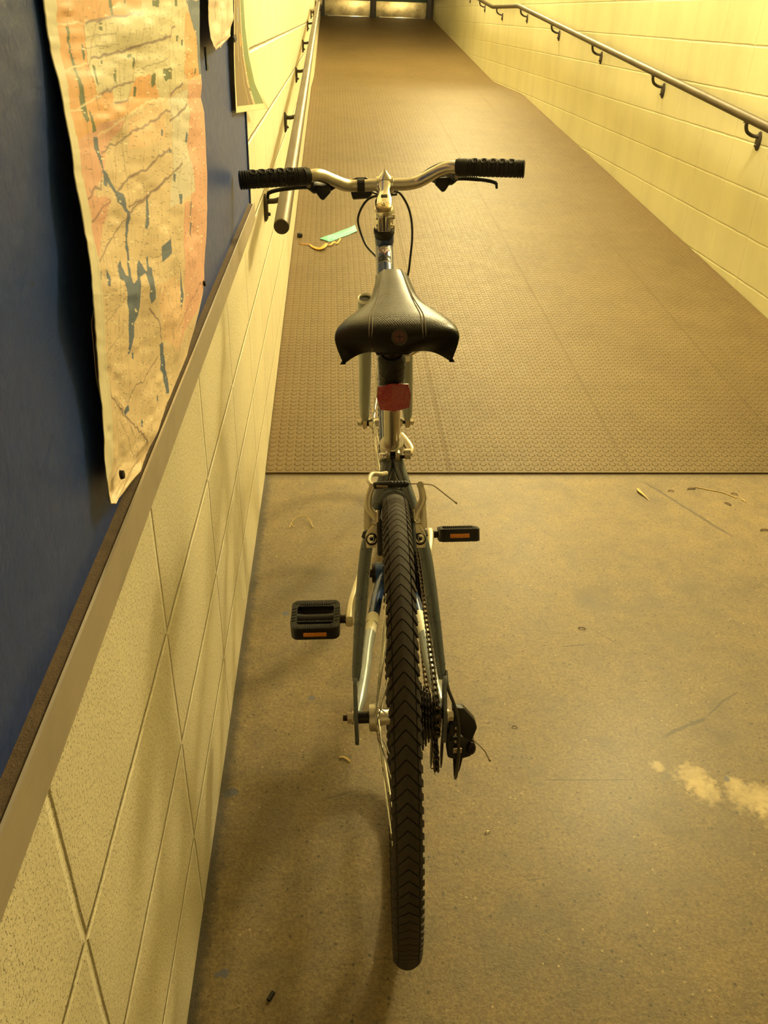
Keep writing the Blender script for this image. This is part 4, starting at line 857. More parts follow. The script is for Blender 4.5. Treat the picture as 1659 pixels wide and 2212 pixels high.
# housing that runs along the front of the bar from each lever
for s in (-1, 1):
    dz = 0.005 if s > 0 else 0; dy = 0.02 if s > 0 else 0
    p = smooth_path([(s*.092, .892+dy*.5, .985+dz), (s*.070, .915, .981), (s*.045, .932, .970), (s*.020, .940, .957), (-s*.010, .942, .947)], 6)
    m = MB(); m.tube(p, 0.0024, 8); m.build('cable_housing', 'cable', bike)
m = MB(); m.tube(smooth_path([(.151, .884, 1.022), (.125, .898, 1.020), (.100, .914, 1.008), (.075, .924, .990), (.050, .932, .970)], 6), 0.0024, 8); m.build('cable_housing', 'cable', bike)
# light bracket strapped beside the stem
m = MB(); m.prism([(-0.024, 0.016), (-0.010, 0.021), (0.010, 0.021), (0.022, 0.014), (0.022, -0.012), (0.014, -0.020), (-0.020, -0.022), (-0.024, -0.008)], 0.020, frame_mat((-0.045, 0.926, 0.969), (1, 0, 0), (0, 0.30, 0.95), (0, -0.95, 0.30)), 0.0025)
lm = m.build('light_bracket', 'plastic', bike)
m = MB(); m.tube([Vector((-0.0545, .9046, .9778)), Vector((-0.0390, .9052, .9776))], 0.0141, 20); m.build('strap', 'rubber', lm)
# brake and gear cable loops in front of the head tube
for pts in ([(.030, .944, .952), (-.0153, .935, .9511), (-.0375, .94, .9393), (-.0535, .95, .9106), (-.0543, .95, .8861), (-.0399, .93, .8506), (-.0181, .895, .8334), (-.006, .868, .8215), (0.004, .845, .815)],
            [(-.010, .942, .946), (.023, .95, .9506), (.035, .955, .9540), (.0539, .97, .9242), (.0631, .97, .8895), (.0642, .97, .8493), (.0596, .96, .8108), (.056, .955, .785), (.050, .965, .755)]):
    p = smooth_path(pts, 8); m = MB(); m.tube(p, 0.0026, 10)
    c = m.build('cable_housing', 'cable', bike)
    m = MB(); m.tube([p[-1], p[-1]+(p[-1]-p[-3]).normalized()*0.012], 0.0033, 10); m.build('ferrule', 'black_metal', c)

# --- fork
m = MB(); m.tube([steer(0.767), steer(0.752), steer(0.738)], [0.0205, 0.021, 0.019], 24)
loft(m, [(steer(0.735)+Vector((s*0.050, 0.030, -0.055 if s else -0.01)), 0.012, 0.015, (0, 1, 0), (0, 0, 1), 0.7) for s in (-1, -0.5, 0, 0.5, 1)])
fork = m.build('fork_crown', 'fork', bike)
c2, s2 = SC, SS
def fleg(w, t): return Vector((t, 1.0851-(w-0.3614)*c2/s2, w))
for s in (-1, 1):
    t1, t2 = (-0.0445, -0.0560) if s < 0 else (0.0480, 0.0580)
    tt = lambda w: t1+(t2-t1)*(0.72-w)/0.36
    ws = [0.358, 0.372, 0.385, 0.41, 0.50, 0.60, 0.66, 0.70, 0.718]
    m = MB(); m.tube([fleg(w, tt(w)) for w in ws], [0.0085, 0.0125, 0.0135, 0.0145, 0.0160, 0.0168, 0.0172, 0.0175, 0.0175], 24)
    lg = m.build('fork_leg', 'fork', fork)
    m = MB(); m.lathe([(0.0175, 0.0), (0.0175, 0.006), (0.0163, 0.0075), (0.0148, 0.006), (0.0145, -0.001), (0, -0.001)], fleg(0.718, tt(0.718)), AX, 24); m.build('leg_collar', 'white_band', fork)
    m = MB(); m.lathe([(0.0, 0.0), (0.0143, 0.0), (0.0143, 0.0012), (0.0, 0.0012)], fleg(0.718, tt(0.718))+AX*0.0004, AX, 24); m.build('leg_opening', 'black_bit', fork)
    m = MB(); m.box((t2, 1.088, 0.350), (0.012, 0.020, 0.034), bevel=0.003); m.build('fork_tip', 'silver_dull', fork)
    if s > 0:
        m = MB(); c = fleg(0.563, tt(0.563)); vs = []
        for h in (-0.009, 0.009):
            for a in np.linspace(-0.55, 0.55, 7): vs.append(c+AX*h-FWD*(0.0170*math.cos(a))+X*(0.0170*math.sin(a)))
        m.add(vs, [(i, i+1, i+8, i+7) for i in range(6)]); m.build('fork_decal', 'sticker', fork)
# --- wheels (built at the axle, rim is the parent of tyre, hub and spokes)
def tyre_surf(th, phi, lift):   # th around the wheel (0 = back), phi across (0 = centre line)
    r = 0.0197+lift; R = 0.3270
    rr = R+r*math.cos(phi); return Vector((r*1.02*math.sin(phi), -rr*math.cos(th), rr*math.sin(th)))
def make_wheel(kind, spoke_n, detailed):
    m = MB(); m.lathe([(0.3090, -0.004), (0.3120, -0.0095), (0.3230, -0.0115), (0.3250, -0.0105), (0.3250, -0.0085), (0.3180, -0.0070), (0.3180, 0.0070), (0.3250, 0.0085), (0.3250, 0.0105), (0.3230, 0.0115), (0.3120, 0.0095), (0.3090, 0.004)], (0, 0, 0), (1, 0, 0), 128, closed=True)
    rim = m.build(kind, 'silver', bike)
    # casing
    N, K = 168, 15; vs = []; fs = []
    for i in range(N):
        for k in range(K): vs.append(tyre_surf(2*PI*i/N, -2.25+4.5*k/(K-1), -0.0022))
    for i in range(N):
        j = (i+1) % N
        for k in range(K-1): fs.append((i*K+k, i*K+k+1, j*K+k+1, j*K+k))
    m = MB(); m.add(vs, fs)
    ty = m.build('tyre', 'tyre', rim)
    # chevron tread: each chevron is a pair of ribs meeting on the centre line
    m = MB(); NC = 132; pit = 2*PI/NC
    for i in range(NC):
        for s in (-1, 1):
            st = [(0.0, 0.0, 0.90), (0.18, -0.20, 0.88), (0.42, -0.52, 0.86), (0.66, -0.86, 0.80)]
            sh = [(0.72, -0.95, 0.62), (0.92, -1.18, 0.60), (1.12, -1.38, 0.55), (1.28, -1.45, 0.5)]
            for blk, h in ((st, 0.0006), (sh, 0.0009)):
                o = []
                for ph, lag, wd in blk:
                    t0 = (i+lag)*pit; a = t0-wd*pit/2; b = t0+wd*pit/2
                    for lift in (-0.0030, h-(0.0006 if ph > 1.2 else 0)):
                        o.append(tyre_surf(a, s*ph, lift)); o.append(tyre_surf(b, s*ph, lift))
                f = []
                for q in range(len(blk)-1):
                    b0, b1 = q*4, q*4+4
                    f += [(b0+2, b0+3, b1+3, b1+2), (b0, b0+2, b1+2, b1), (b0+1, b1+1, b1+3, b0+3)]
                e = (len(blk)-1)*4
                f += [(0, 1, 3, 2), (e, e+2, e+3, e+1)]
                m.add(o, f)
    m.build('tread', 'tread', rim, 25)
    # hub
    m = MB()
    if kind == 'rear_wheel':
        m.lathe([(0, -0.0475), (0.0185, -0.0475), (0.0215, -0.0465), (0.0215, -0.038), (0.0225, -0.0370), (0.0225, -0.0335), (0.0145, -0.031), (0.0120, -0.024), (0.0115, 0.010), (0.0145, 0.018), (0.0225, 0.0205), (0.0225, 0.0235), (0.0150, 0.0250), (0.0150, 0.030), (0, 0.030)], (0, 0, 0), (1, 0, 0), 32)
        lf, rf = -0.0352, 0.0222; half = 0.088
    else:
        m.lathe([(0, -0.045), (0.010, -0.045), (0.0125, -0.042), (0.019, -0.036), (0.019, -0.033), (0.0105, -0.029), (0.0105, 0.029), (0.019, 0.033), (0.019, 0.036), (0.0125, 0.042), (0.010, 0.045), (0, 0.045)], (0, 0, 0), (1, 0, 0), 32)
        lf, rf = -0.0345, 0.0345; half = 0.075
    m.build('hub', 'silver', rim)
    m = MB()
    e = half-0.006
    m.tube([(-half, 0, 0), (half, 0, 0)], 0.0048, 14)
    m.tube([(-0.064, 0, 0), (-0.0475, 0, 0)] if kind == 'rear_wheel' else [(-0.052, 0, 0), (-0.045, 0, 0)], 0.0092, 16)
    m.build('axle', 'black_metal', rim)
    for s in (-1, 1):
        m = MB(); off = 0.003 if (s > 0 and kind == 'rear_wheel') else 0
        c = (0.0715+off) if kind == 'rear_wheel' else 0.064
        m.tube([(s*c, 0, 0), (s*(c+0.002), 0, 0)], 0.0105, 20); m.tube([(s*(c+0.002), 0, 0), (s*(c+0.0095), 0, 0)], 0.0086, 6); m.build('axle_nut', 'silver_dull', rim)
    rf0 = 0.0195 if kind == 'rear_wheel' else 0.0165
    for i in range(spoke_n):
        left = i % 2 == 0; ax = lf if left else rf
        a = 2*PI*i/spoke_n+0.04; sg = 1 if (i//2) % 2 == 0 else -1
        ah = a+sg*1.05
        p0 = Vector((ax+(0.0012 if sg > 0 else -0.0012), -rf0*math.cos(ah), rf0*math.sin(ah)))
        p1 = Vector(((-0.003 if left else 0.003), -0.3105*math.cos(a), 0.3105*math.sin(a)))
        m = MB(); m.tube([p0, p0.lerp(p1, 0.5), p1], 0.0011, 6); m.tube([p0.lerp(p1, 0.955), p1], 0.0019, 6)
        m.build('spoke', 'chrome', rim)
    return rim
rear = make_wheel('rear_wheel', 36, True); rear.location = (0, 0, RW)
front = make_wheel('front_wheel', 36, True); front.location = (0, WB, RW)

# --- cassette, chain, cranks
m = MB()
RAD = [0.0570, 0.0500, 0.0440, 0.0390, 0.0345, 0.0300, 0.0265]; TT = [0.0300+0.0047*k for k in range(7)]
for r, t in zip(RAD, TT):
    nt = int(round(2*PI*r/0.0127)); pr = []
    for k in range(nt):
        for da, dr in ((-0.30, -0.0035), (-0.10, 0.0018), (0.10, 0.0018), (0.30, -0.0035)):
            a = 2*PI*(k+da)/nt; pr.append(((r+dr)*math.cos(a), (r+dr)*math.sin(a)))
    m.prism(pr, 0.0020, frame_mat((t, 0, RW), (0, 1, 0), (0, 0, 1), (1, 0, 0)))
m.tube([(0.026, 0, RW), (0.0600, 0, RW)], 0.0210, 20); m.tube([(0.0600, 0, RW), (0.0640, 0, RW)], 0.0175, 20)
m.build('cassette', 'black_metal', bike)
CT = 0.0578; RC = 0.072; CBB = BB+Vector((CT-0.004, 0, 0))
def chainring(r, t, nt):
    pr = []
    for k in range(nt):
        for da, dr in ((-0.30, -0.0030), (-0.10, 0.0018), (0.10, 0.0018), (0.30, -0.0030)):
            a = 2*PI*(k+da)/nt; pr.append(((r+dr)*math.cos(a), (r+dr)*math.sin(a)))
    mm = MB(); n = len(pr); vs = []
    for x in (-0.0011, 0.0011):
        vs += [Vector((t+x, BB.y+c, BB.z+d)) for c, d in pr]; vs += [Vector((t+x, BB.y+c*0.78, BB.z+d*0.78)) for c, d in pr]
    fs = []
    for i in range(n):
        j = (i+1) % n
        fs += [(i, j, n+j, n+i), (2*n+i, 3*n+i, 3*n+j, 2*n+j), (i, 2*n+i, 2*n+j, j), (n+i, n+j, 3*n+j, 3*n+i)]
    mm.add(vs, fs)
    for k in range(5):
        a = 2*PI*k/5; mm.tube([Vector((t, BB.y, BB.z)), Vector((t, BB.y+r*0.82*math.cos(a), BB.z+r*0.82*math.sin(a)))], [0.010, 0.006], 8)
    return mm
cr = chainring(0.085, 0.0555, 42).build('chainring', 'black_metal', bike)
chainring(0.066, 0.0480, 32).build('middle_ring', 'black_metal', cr); chainring(0.048, 0.0405, 22).build('inner_ring', 'black_metal', cr)
# chain path around the smallest cogs, the two jockey wheels and the ring
J1 = Vector((0.0590, 0.012, 0.281)); J2 = Vector((0.0610, 0.030, 0.222))
pathc = []
def arc(cx, cz, r, a0, a1, t, n=10):
    for a in np.linspace(a0, a1, n): pathc.append(Vector((t, cx+r*math.cos(a), cz+r*math.sin(a))))
arc(BB.y, BB.z, 0.070, math.radians(-80), math.radians(82), 0.0500, 16)
for k in range(1, 12): pathc.append(Vector((0.0500+(0.0578-0.0500)*k/12, BB.y+0.0097+(-0.0-BB.y-0.0097)*k/12, 0.3843+(0.3755-0.3843)*k/12)))
arc(0, RW, 0.0285, math.radians(92), math.radians(268), 0.0578, 12)
pathc += [Vector((0.0585, 0.014, 0.305))]
arc(J1.y, J1.z, 0.019, math.radians(60), math.radians(-60), 0.0590, 8)
arc(J2.y, J2.z, 0.019, math.radians(130), math.radians(280), 0.0610, 10)
for k in range(1, 14): pathc.append(Vector((0.0610+(0.0500-0.0610)*k/14, 0.034+(BB.y+0.0122-0.034)*k/14, 0.2035+(0.2461-0.2035)*k/14)))
def walk(pts, step):
    out = []; P = pts+[pts[0]]; acc = 0.0
    for a, b in zip(P, P[1:]):
        L = (b-a).length
        while acc < L:
            out.append((a.lerp(b, acc/L), (b-a).normalized())); acc += step
        acc -= L
    return out
m = MB()
for k, (c, d) in enumerate(walk(pathc, 0.0127)):
    side = Vector((1, 0, 0)); sd = (side-d*side.dot(d)).normalized(); nn = d.cross(sd)
    off = 0.0036 if k % 2 == 0 else 0.0023
    rot = Matrix((sd, d, nn)).transposed()
    for s in (-1, 1):
        m.box(c+sd*(s*off), (0.0011, 0.0205, 0.0072), rot, 0.0004, 1)
    for q in (-1, 1): m.tube([c+d*(q*0.00635)-sd*0.0048, c+d*(q*0.00635)+sd*0.0048], 0.0024, 8)
m.build('chain', 'chain', bike)
# cranks: left one points back, right one forward
al = math.radians(6)
for s in (-1, 1):
    dirv = Vector((0, s*math.cos(al), -s*math.sin(al))); nup = Vector((0, math.sin(al)*1.0, math.cos(al)))
    tin = 0.0595 if s < 0 else 0.0660; tout = 0.0830 if s < 0 else 0.0880
    secs = []
    for q, hw, hh in ((-0.010, 0.006, 0.012), (0.0, 0.0085, 0.0165), (0.02, 0.0080, 0.0150), (0.06, 0.0068, 0.0130), (0.11, 0.0065, 0.0120), (0.145, 0.0072, 0.0120), (0.168, 0.0078, 0.0125), (0.180, 0.0074, 0.0110), (0.1815, 0.006, 0.009)):
        f = min(1, max(0, q/0.17)); t = tin+(tout-tin)*math.sin(f*PI/2)
        secs.append((BB+dirv*q+Vector((s*t, 0, 0)), hw, hh, (1, 0, 0), nup, 0.62))
    m = MB(); loft(m, secs, 20); ca = m.build('crank_arm', 'crank', bike)
    m = MB(); m.lathe([(0, 0), (0.010, 0), (0.010, 0.003), (0, 0.004)], BB+Vector((s*(tin+0.006), 0, 0)), (s, 0, 0), 18); m.build('crank_cap', 'black_metal', ca)
    # pedal: cage, core and reflectors
    pc = BB+dirv*0.17+Vector((s*(tout+0.062), 0, 0))
    tilt = math.radians(4 if s < 0 else -27)
    R = Matrix.Rotation(tilt, 3, 'X')
    PX, PY, PZ = R@Vector((1, 0, 0)), R@Vector((0, 1, 0)), R@Vector((0, 0, 1))
    fr = frame_mat(pc, PX, PY, PZ)
    def rrect(hx, hy, r, n=5):
        o = []
        for cx, cy, a0 in ((hx-r, hy-r, 0), (-hx+r, hy-r, PI/2), (-hx+r, -hy+r, PI), (hx-r, -hy+r, 3*PI/2)):
            for k in range(n+1): a = a0+PI/2*k/n; o.append((cx+r*math.cos(a), cy+r*math.sin(a)))
        return o
    m = MB(); o1, i1_ = rrect(0.0445, 0.0385, 0.013), rrect(0.0335, 0.0265, 0.008); n = len(o1); hz = 0.0135
    vs = [(x, y, z) for z in (-hz, hz) for x, y in o1]+[(x, y, z) for z in (-hz, hz) for x, y in i1_]
    fs = []
    for i in range(n):
        j = (i+1) % n
        fs += [(i, j, n+j, n+i), (2*n+i, 3*n+i, 3*n+j, 2*n+j), (n+i, n+j, 3*n+j, 3*n+i), (i, 2*n+i, 2*n+j, j)]
    m.add([fr@Vector(v) for v in vs], fs)
    for y in (-0.0325, 0.0325):       # grip teeth on the cage edges
        for k in range(19):
            for z in (-hz, hz): m.box(fr@Vector((-0.036+0.004*k, y, z)), (0.0022, 0.009, 0.0022), R, 0.0004, 1)
    for x in (-0.039, 0.039):
        for k in range(5):
            for z in (-hz, hz): m.box(fr@Vector((x, -0.016+0.008*k, z)), (0.008, 0.0032, 0.0022), R@Matrix.Rotation(0.5, 3, 'Z'), 0.0004, 1)
    pd = m.build('pedal', 'plastic', bike)
    m = MB(); m.tube([fr@Vector((-0.036, 0, 0)), fr@Vector((-0.02, 0, 0)), fr@Vector((0.02, 0, 0)), fr@Vector((0.036, 0, 0))], [0.0125, 0.0105, 0.0105, 0.0125], 16); m.build('pedal_core', 'plastic', pd)
    for y, hy in ((-0.021, 0.0014), (0.021, 0.0014)):
        m = MB(); m.box(fr@Vector((0, y, 0.0095)), (0.066, 0.003, 0.010), R, 0.0008)
        for k in range(15): m.box(fr@Vector((-0.0308+0.0044*k, y, 0.0150)), (0.0022, 0.0032, 0.0022), R, 0.0003, 1)
        m.build('inner_rib', 'plastic', pd)
    m = MB(); m.tube([fr@Vector((-s*0.040, 0, 0)), fr@Vector((-s*0.054, 0, 0)), fr@Vector((-s*0.0541, 0, 0)), fr@Vector((-s*0.066, 0, 0))], [0.0082, 0.0082, 0.0095, 0.0095], 14); m.build('pedal_axle', 'black_metal', pd)
    for y in (-0.0388, 0.0388):
        m = MB(); m.box(fr@Vector((0.0, y, -0.001)), (0.042, 0.0022, 0.0092), R, 0.0008); m.build('pedal_reflector', 'amber', pd)['label'] = 'amber reflector'

# --- rear derailleur
m = MB(); m.box((0.0860, 0.006, 0.325), (0.018, 0.030, 0.034), Matrix.Rotation(0.2, 3, 'X'), 0.005)
m.box((0.0800, 0.010, 0.292), (0.010, 0.020, 0.050), Matrix.Rotation(0.15, 3, 'X'), 0.003)
dr = m.build('rear_derailleur', 'plastic', bike)
m = MB(); m.prism([(-0.020, 0.026), (-0.002, 0.024), (0.016, 0.002), (0.020, -0.012), (0.012, -0.034), (0.000, -0.030), (-0.016, -0.012)], 0.016, frame_mat((0.1020, 0.004, 0.334), (1, 0, 0), (0, 0.25, 0.97), (0, -0.97, 0.25)), 0.003); m.build('link_cover', 'plastic', dr)
m = MB(); m.prism([(-0.024, 0.018), (0.010, 0.020), (0.020, 0.012), (0.024, -0.004), (0.016, -0.018), (-0.004, -0.024), (-0.022, -0.020)], 0.026, frame_mat((0.0985, 0.010, 0.276), (1, 0, 0), (0, 0.25, 0.97), (0, -0.97, 0.25)), 0.004); m.build('pivot_housing', 'plastic', dr)
m = MB(); m.box((0.0915, -0.009, 0.279), (0.014, 0.003, 0.012), Matrix.Rotation(0.2, 3, 'X'), 0.001); m.build('name_plate', 'silver_dull', dr)
m = MB(); m.sphere((0.1140, -0.002, 0.276), 0.011, (0.75, 0.6, 1.25), 14); m.build('spring_cap', 'black_metal', dr)
m = MB(); m.prism([(-0.007, 0.030), (0.008, 0.030), (0.010, 0.004), (0.006, -0.020), (-0.001, -0.044), (-0.004, -0.040), (-0.006, 0.0)], 0.010, frame_mat((0.0935, 0.012, 0.240), (1, 0, 0), (0, 0.1, 0.99), (0, -0.99, 0.1)), 0.0015); m.build('lower_arm', 'black_metal', dr)
for k, t in enumerate((0.0520, 0.0690)):
    poly = [(-0.012, 0.013), (0.006, 0.016), (0.016, 0.004), (0.026, -0.040), (0.030, -0.066), (0.024, -0.080), (0.012, -0.080), (0.002, -0.060), (-0.010, -0.010)]
    m = MB(); m.prism(poly, 0.0018, frame_mat((t, 0.006, 0.290), (0, 1, 0), (0, 0, 1), (1, 0, 0)), 0.0004); m.build('cage_plate', 'black_metal', dr)
m = MB(); m.tube([(0.0525, 0.020, 0.2105), (0.0525, 0.019, 0.2085), (0.0640, 0.019, 0.2085)], 0.0012, 6); m.build('cage_tab', 'wire', dr)
for j in (J1, J2):
    m = MB(); pr = []
    for k in range(11):
        for da, q in ((-0.3, 0.016), (-0.12, 0.0205), (0.12, 0.0205), (0.3, 0.016)):
            a = 2*PI*(k+da)/11; pr.append((q*math.cos(a), q*math.sin(a)))
    m.prism(pr, 0.004, frame_mat(j, (0, 1, 0), (0, 0, 1), (1, 0, 0))); m.build('jockey_wheel', 'plastic', dr)
m = MB(); m.tube(smooth_path([(.0735, .030, .412), (.0745, .004, .402), (.0840, -.014, .380), (.0900, -.022, .350), (.0915, -.024, .315), (.0920, -.020, .270), (.0916, -.010, .225), (.0916, .002, .203)], 7), 0.0026, 10); m.build('cable_loop', 'cable', dr)
m = MB(); pth = smooth_path([(.110, 0.0, .300), (.118, -.008, .2985), (.1336, -.012, .2814), (.1420, -.012, .262), (.1444, -.012, .257)], 6); m.tube(pth, 0.0008, 6); m.tube([pth[-5], pth[-1]], 0.0018, 8); m.build('cable_tail', 'wire', dr)
m = MB()
for z in (0.345, 0.331, 0.316): m.lathe([(0, 0), (0.0032, 0), (0.0032, 0.004), (0, 0.004)], (0.0885, -0.012, z-0.01), (0, -1, 0.1), 10)
m.build('limit_screw', 'chrome', dr)

# --- rear brake
def plate_path(pts, wid, thick, name, mat, par):
    p = smooth_path(pts, 6); n = len(p); vs = []; fs = []
    wv = [wid]*n if not isinstance(wid, list) else list(np.interp(np.linspace(0, 1, n), np.linspace(0, 1, len(wid)), wid))
    vd = Vector((0, 0.62, 0.78))
    m = MB()
    secs = []
    for i in range(n):
        d = (p[min(i+1, n-1)]-p[max(i-1, 0)]).normalized(); side = Vector((0, -0.78, 0.62)).cross(d).normalized(); nn = d.cross(side)
        secs.append((p[i], wv[i]/2, thick/2, side, nn, 0.6))
    loft(m, secs, 14); return m.build(name, mat, par)
ARML = [(-.0325, .128, .6915), (-.0395, .1194, .6751), (-.0395, .1122, .6594), (-.0300, .1063, .6466), (-.0297, .1011, .6352), (-.0363, .0948, .6215), (-.0368, .0880, .6060)]
ARMR = [(.0367, .128, .6915), (.0408, .1186, .6735), (.0375, .1144, .6630), (.0300, .1087, .6510), (.0296, .1015, .6359), (.0350, .0942, .6205), (.0354, .0869, .6050)]
for s, arm in ((-1, ARML), (1, ARMR)):
    a = plate_path(arm, [0.0090, 0.0105, 0.0115, 0.0120, 0.0125, 0.0190, 0.0150], 0.010, 'brake_arm', 'silver_dull', bike)
    piv = Vector(arm[5])+Vector((0, -0.006, -0.002))
    m = MB(); m.lathe([(0, 0), (0.0092, 0), (0.0092, 0.004), (0.0080, 0.0055), (0, 0.0055)], piv, (0, -0.80, 0.60), 20); m.build('pivot_washer', 'black_metal', a)
    m = MB(); m.lathe([(0, 0), (0.0070, 0), (0.0066, 0.003), (0.0040, 0.0048), (0.0032, 0.0048), (0.0028, 0.002), (0, 0.002)], piv+Vector((0, -0.80, 0.60))*0.0052, (0, -0.80, 0.60), 20); m.build('pivot_bolt', 'chrome', a)
    m = MB(); m.lathe([(0, 0), (0.0028, 0), (0, 0.0002)], piv+Vector((0, -0.80, 0.60))*0.0074, (0, -0.80, 0.60), 6); m.build('bolt_socket', 'black_bit', a)
    # flared side plate behind the arm
    m = MB(); m.prism([(0.0, 0.0), (s*0.012, 0.004), (s*0.010, 0.046), (s*0.006, 0.058), (0.002*s, 0.030)], 0.006, frame_mat((arm[5][0]+s*0.000, 0.104, 0.624), (1, 0, 0), (0, 0.45, 0.89), (0, -0.89, 0.45)), 0.001); m.build('arm_web', 'silver_dull', a)
    m = MB(); m.box((s*0.0245, 0.075, 0.632), (0.008, 0.060, 0.011), Matrix.Rotation(0.45, 3, 'X'), 0.003); m.build('brake_pad', 'rubber', a)
    m = MB(); m.tube([(s*0.026, 0.098, 0.6415), (s*0.036, 0.100, 0.6420)], 0.0035, 10); m.tube([(s*0.0265, 0.0940, 0.6455), (s*0.0262, 0.108, 0.658)], 0.0026, 8); m.build('pad_post', 'silver', a)
m = MB(); m.tube([(-.0325, .126, .6900), (-.0300, .126, .6902), (-.008, .128, .6905), (-.0078, .128, .6905)], [0.004, 0.0052, 0.0052, 0.004], 10)
m.build('noodle_holder', 'plastic', bike)
m = MB(); m.box((-.0195, .1215, .6905), (0.017, 0.0015, 0.0035), Matrix.Rotation(0.1, 3, 'Y'), 0.0005); m.build('holder_slot', 'wire', bike)
m = MB(); prof = [(0, 0), (0.0050, 0.0)]
for k in range(5): prof += [(0.0056, 0.003+k*0.0048), (0.0044, 0.0055+k*0.0048)]
prof += [(0.0030, 0.0275), (0, 0.0285)]
m.lathe(prof, (-.0078, .128, .6905), (1, 0, 0), 16); m.build('cable_boot', 'rubber', bike)
m = MB(); m.tube(smooth_path([(.018, .130, .6897), (.0369, .130, .6890), (.0541, .130, .6868), (.0632, .130, .6806), (.0780, .130, .667), (.0915, .130, .6551)], 6), 0.0009, 6); m.tube([(.0900, .130, .6563), (.0930, .130, .6540)], 0.0016, 8); m.build('brake_cable', 'wire', bike)
m = MB(); m.lathe([(0, 0), (0.0050, 0), (0.0050, 0.005), (0.0030, 0.005), (0.0026, 0.003), (0, 0.003)], (.0369, .124, .6900), (0, -0.8, 0.6), 14); m.build('anchor_bolt', 'chrome', bike)
m = MB(); m.tube(smooth_path([(-.0330, .128, .6880), (-.0385, .150, .6850), (-.0345, .172, .6840), (-.0210, .180, .6800), (-.012, .205, .668)], 7), 0.0036, 10); m.build('brake_noodle', 'crank', bike)

# --- seat post, clamp, reflector, saddle
m = MB(); m.tube([STT-std*0.02, BB+std*0.552], 0.0135, 28); post = m.build('seat_post', 'silver', bike)
m = MB(); prof = [(0.0, 0.470)]
for k in range(8): prof += [(0.0165+0.0005*k, 0.4705+k*0.0115), (0.0178+0.0005*k, 0.4740+k*0.0115), (0.0160+0.0005*k, 0.4795+k*0.0115)]
prof += [(0.016, 0.565), (0, 0.566)]
m.lathe(prof, BB, std, 24); m.build('post_boot', 'rubber', post)
m = MB(); m.tube([STT-std*0.012, STT-std*0.010, STT+std*0.003, STT+std*0.005], [0.0192, 0.0202, 0.0202, 0.0185], 28)
bk = STT-std*0.004
m.box(bk+Vector((-0.0075, -0.022, -0.006)), (0.008, 0.016, 0.016), None, 0.002); m.box(bk+Vector((0.0085, -0.022, -0.006)), (0.008, 0.016, 0.016), None, 0.002)
cl = m.build('seat_clamp', 'silver', bike)
m = MB(); c = bk+Vector((0, -0.025, -0.008))
m.tube([c+Vector((-0.011, 0, 0)), c+Vector((-0.0112, 0, 0)), c+Vector((-0.021, -0.001, 0)), c+Vector((-0.0225, -0.001, 0))], [0.0045, 0.0078, 0.0072, 0.0060], 16)
for k in range(3): m.tube([c+Vector((-0.0125-0.003*k, 0, 0)), c+Vector((-0.0137-0.003*k, 0, 0))], 0.0086, 16)
m.build('clamp_nut', 'chrome', cl)
m = MB(); m.tube([c+Vector((-0.02, 0, 0)), c+Vector((0.026, 0, 0))], 0.003, 10); m.build('clamp_skewer', 'black_metal', cl)
m = MB(); e = c+Vector((0.026, 0.002, 0.004)); m.tube([e+Vector((-0.006, 0, 0)), e+Vector((0.004, 0, 0))], 0.0088, 18)
ends = smooth_path([e, e+Vector((0.003, 0.010, 0.005)), e+Vector((-0.003, 0.026, 0.010)), e+Vector((-0.012, 0.044, 0.014))], 5)
m.tube(ends, [0.0085]*3+[0.0075]*(len(ends)-3), 12, flat=0.55); m.build('clamp_lever', 'silver_dull', cl)
# reflector: eight sided red lens on a black backing, clamped behind the post
RP = BB+std*0.500; back = Vector((0, -math.sin(math.radians(72)), -math.cos(math.radians(72))))
pts = [(-0.0238, 0.0172), (-0.002, 0.0208), (0.0238, 0.0180), (0.0266, 0.001), (0.0228, -0.0178), (0.001, -0.0226), (-0.0226, -0.0180), (-0.0260, 0.0)]
rot_fr = frame_mat(RP+Vector((0.002, -0.031, -0.004)), (0.995, 0.0, 0.05), (-0.045, 0.30, 0.95), (-0.02, -0.95, 0.30))
m = MB(); m.prism([(x*1.02, y*1.02) for x, y in pts], 0.006, rot_fr, 0.001); rf = m.build('rear_reflector', 'plastic', bike)
m = MB(); m.prism(pts, 0.006, rot_fr@Matrix.Translation((0, 0, 0.0045)), 0.0012); m.build('red_lens', 'reflector_red', rf)
m = MB(); m.tube([RP-std*0.008, RP+std*0.008], 0.0172, 20); m.box(RP+Vector((0, -0.022, -0.003)), (0.012, 0.018, 0.012), None, 0.002); m.build('reflector_mount', 'plastic', rf)

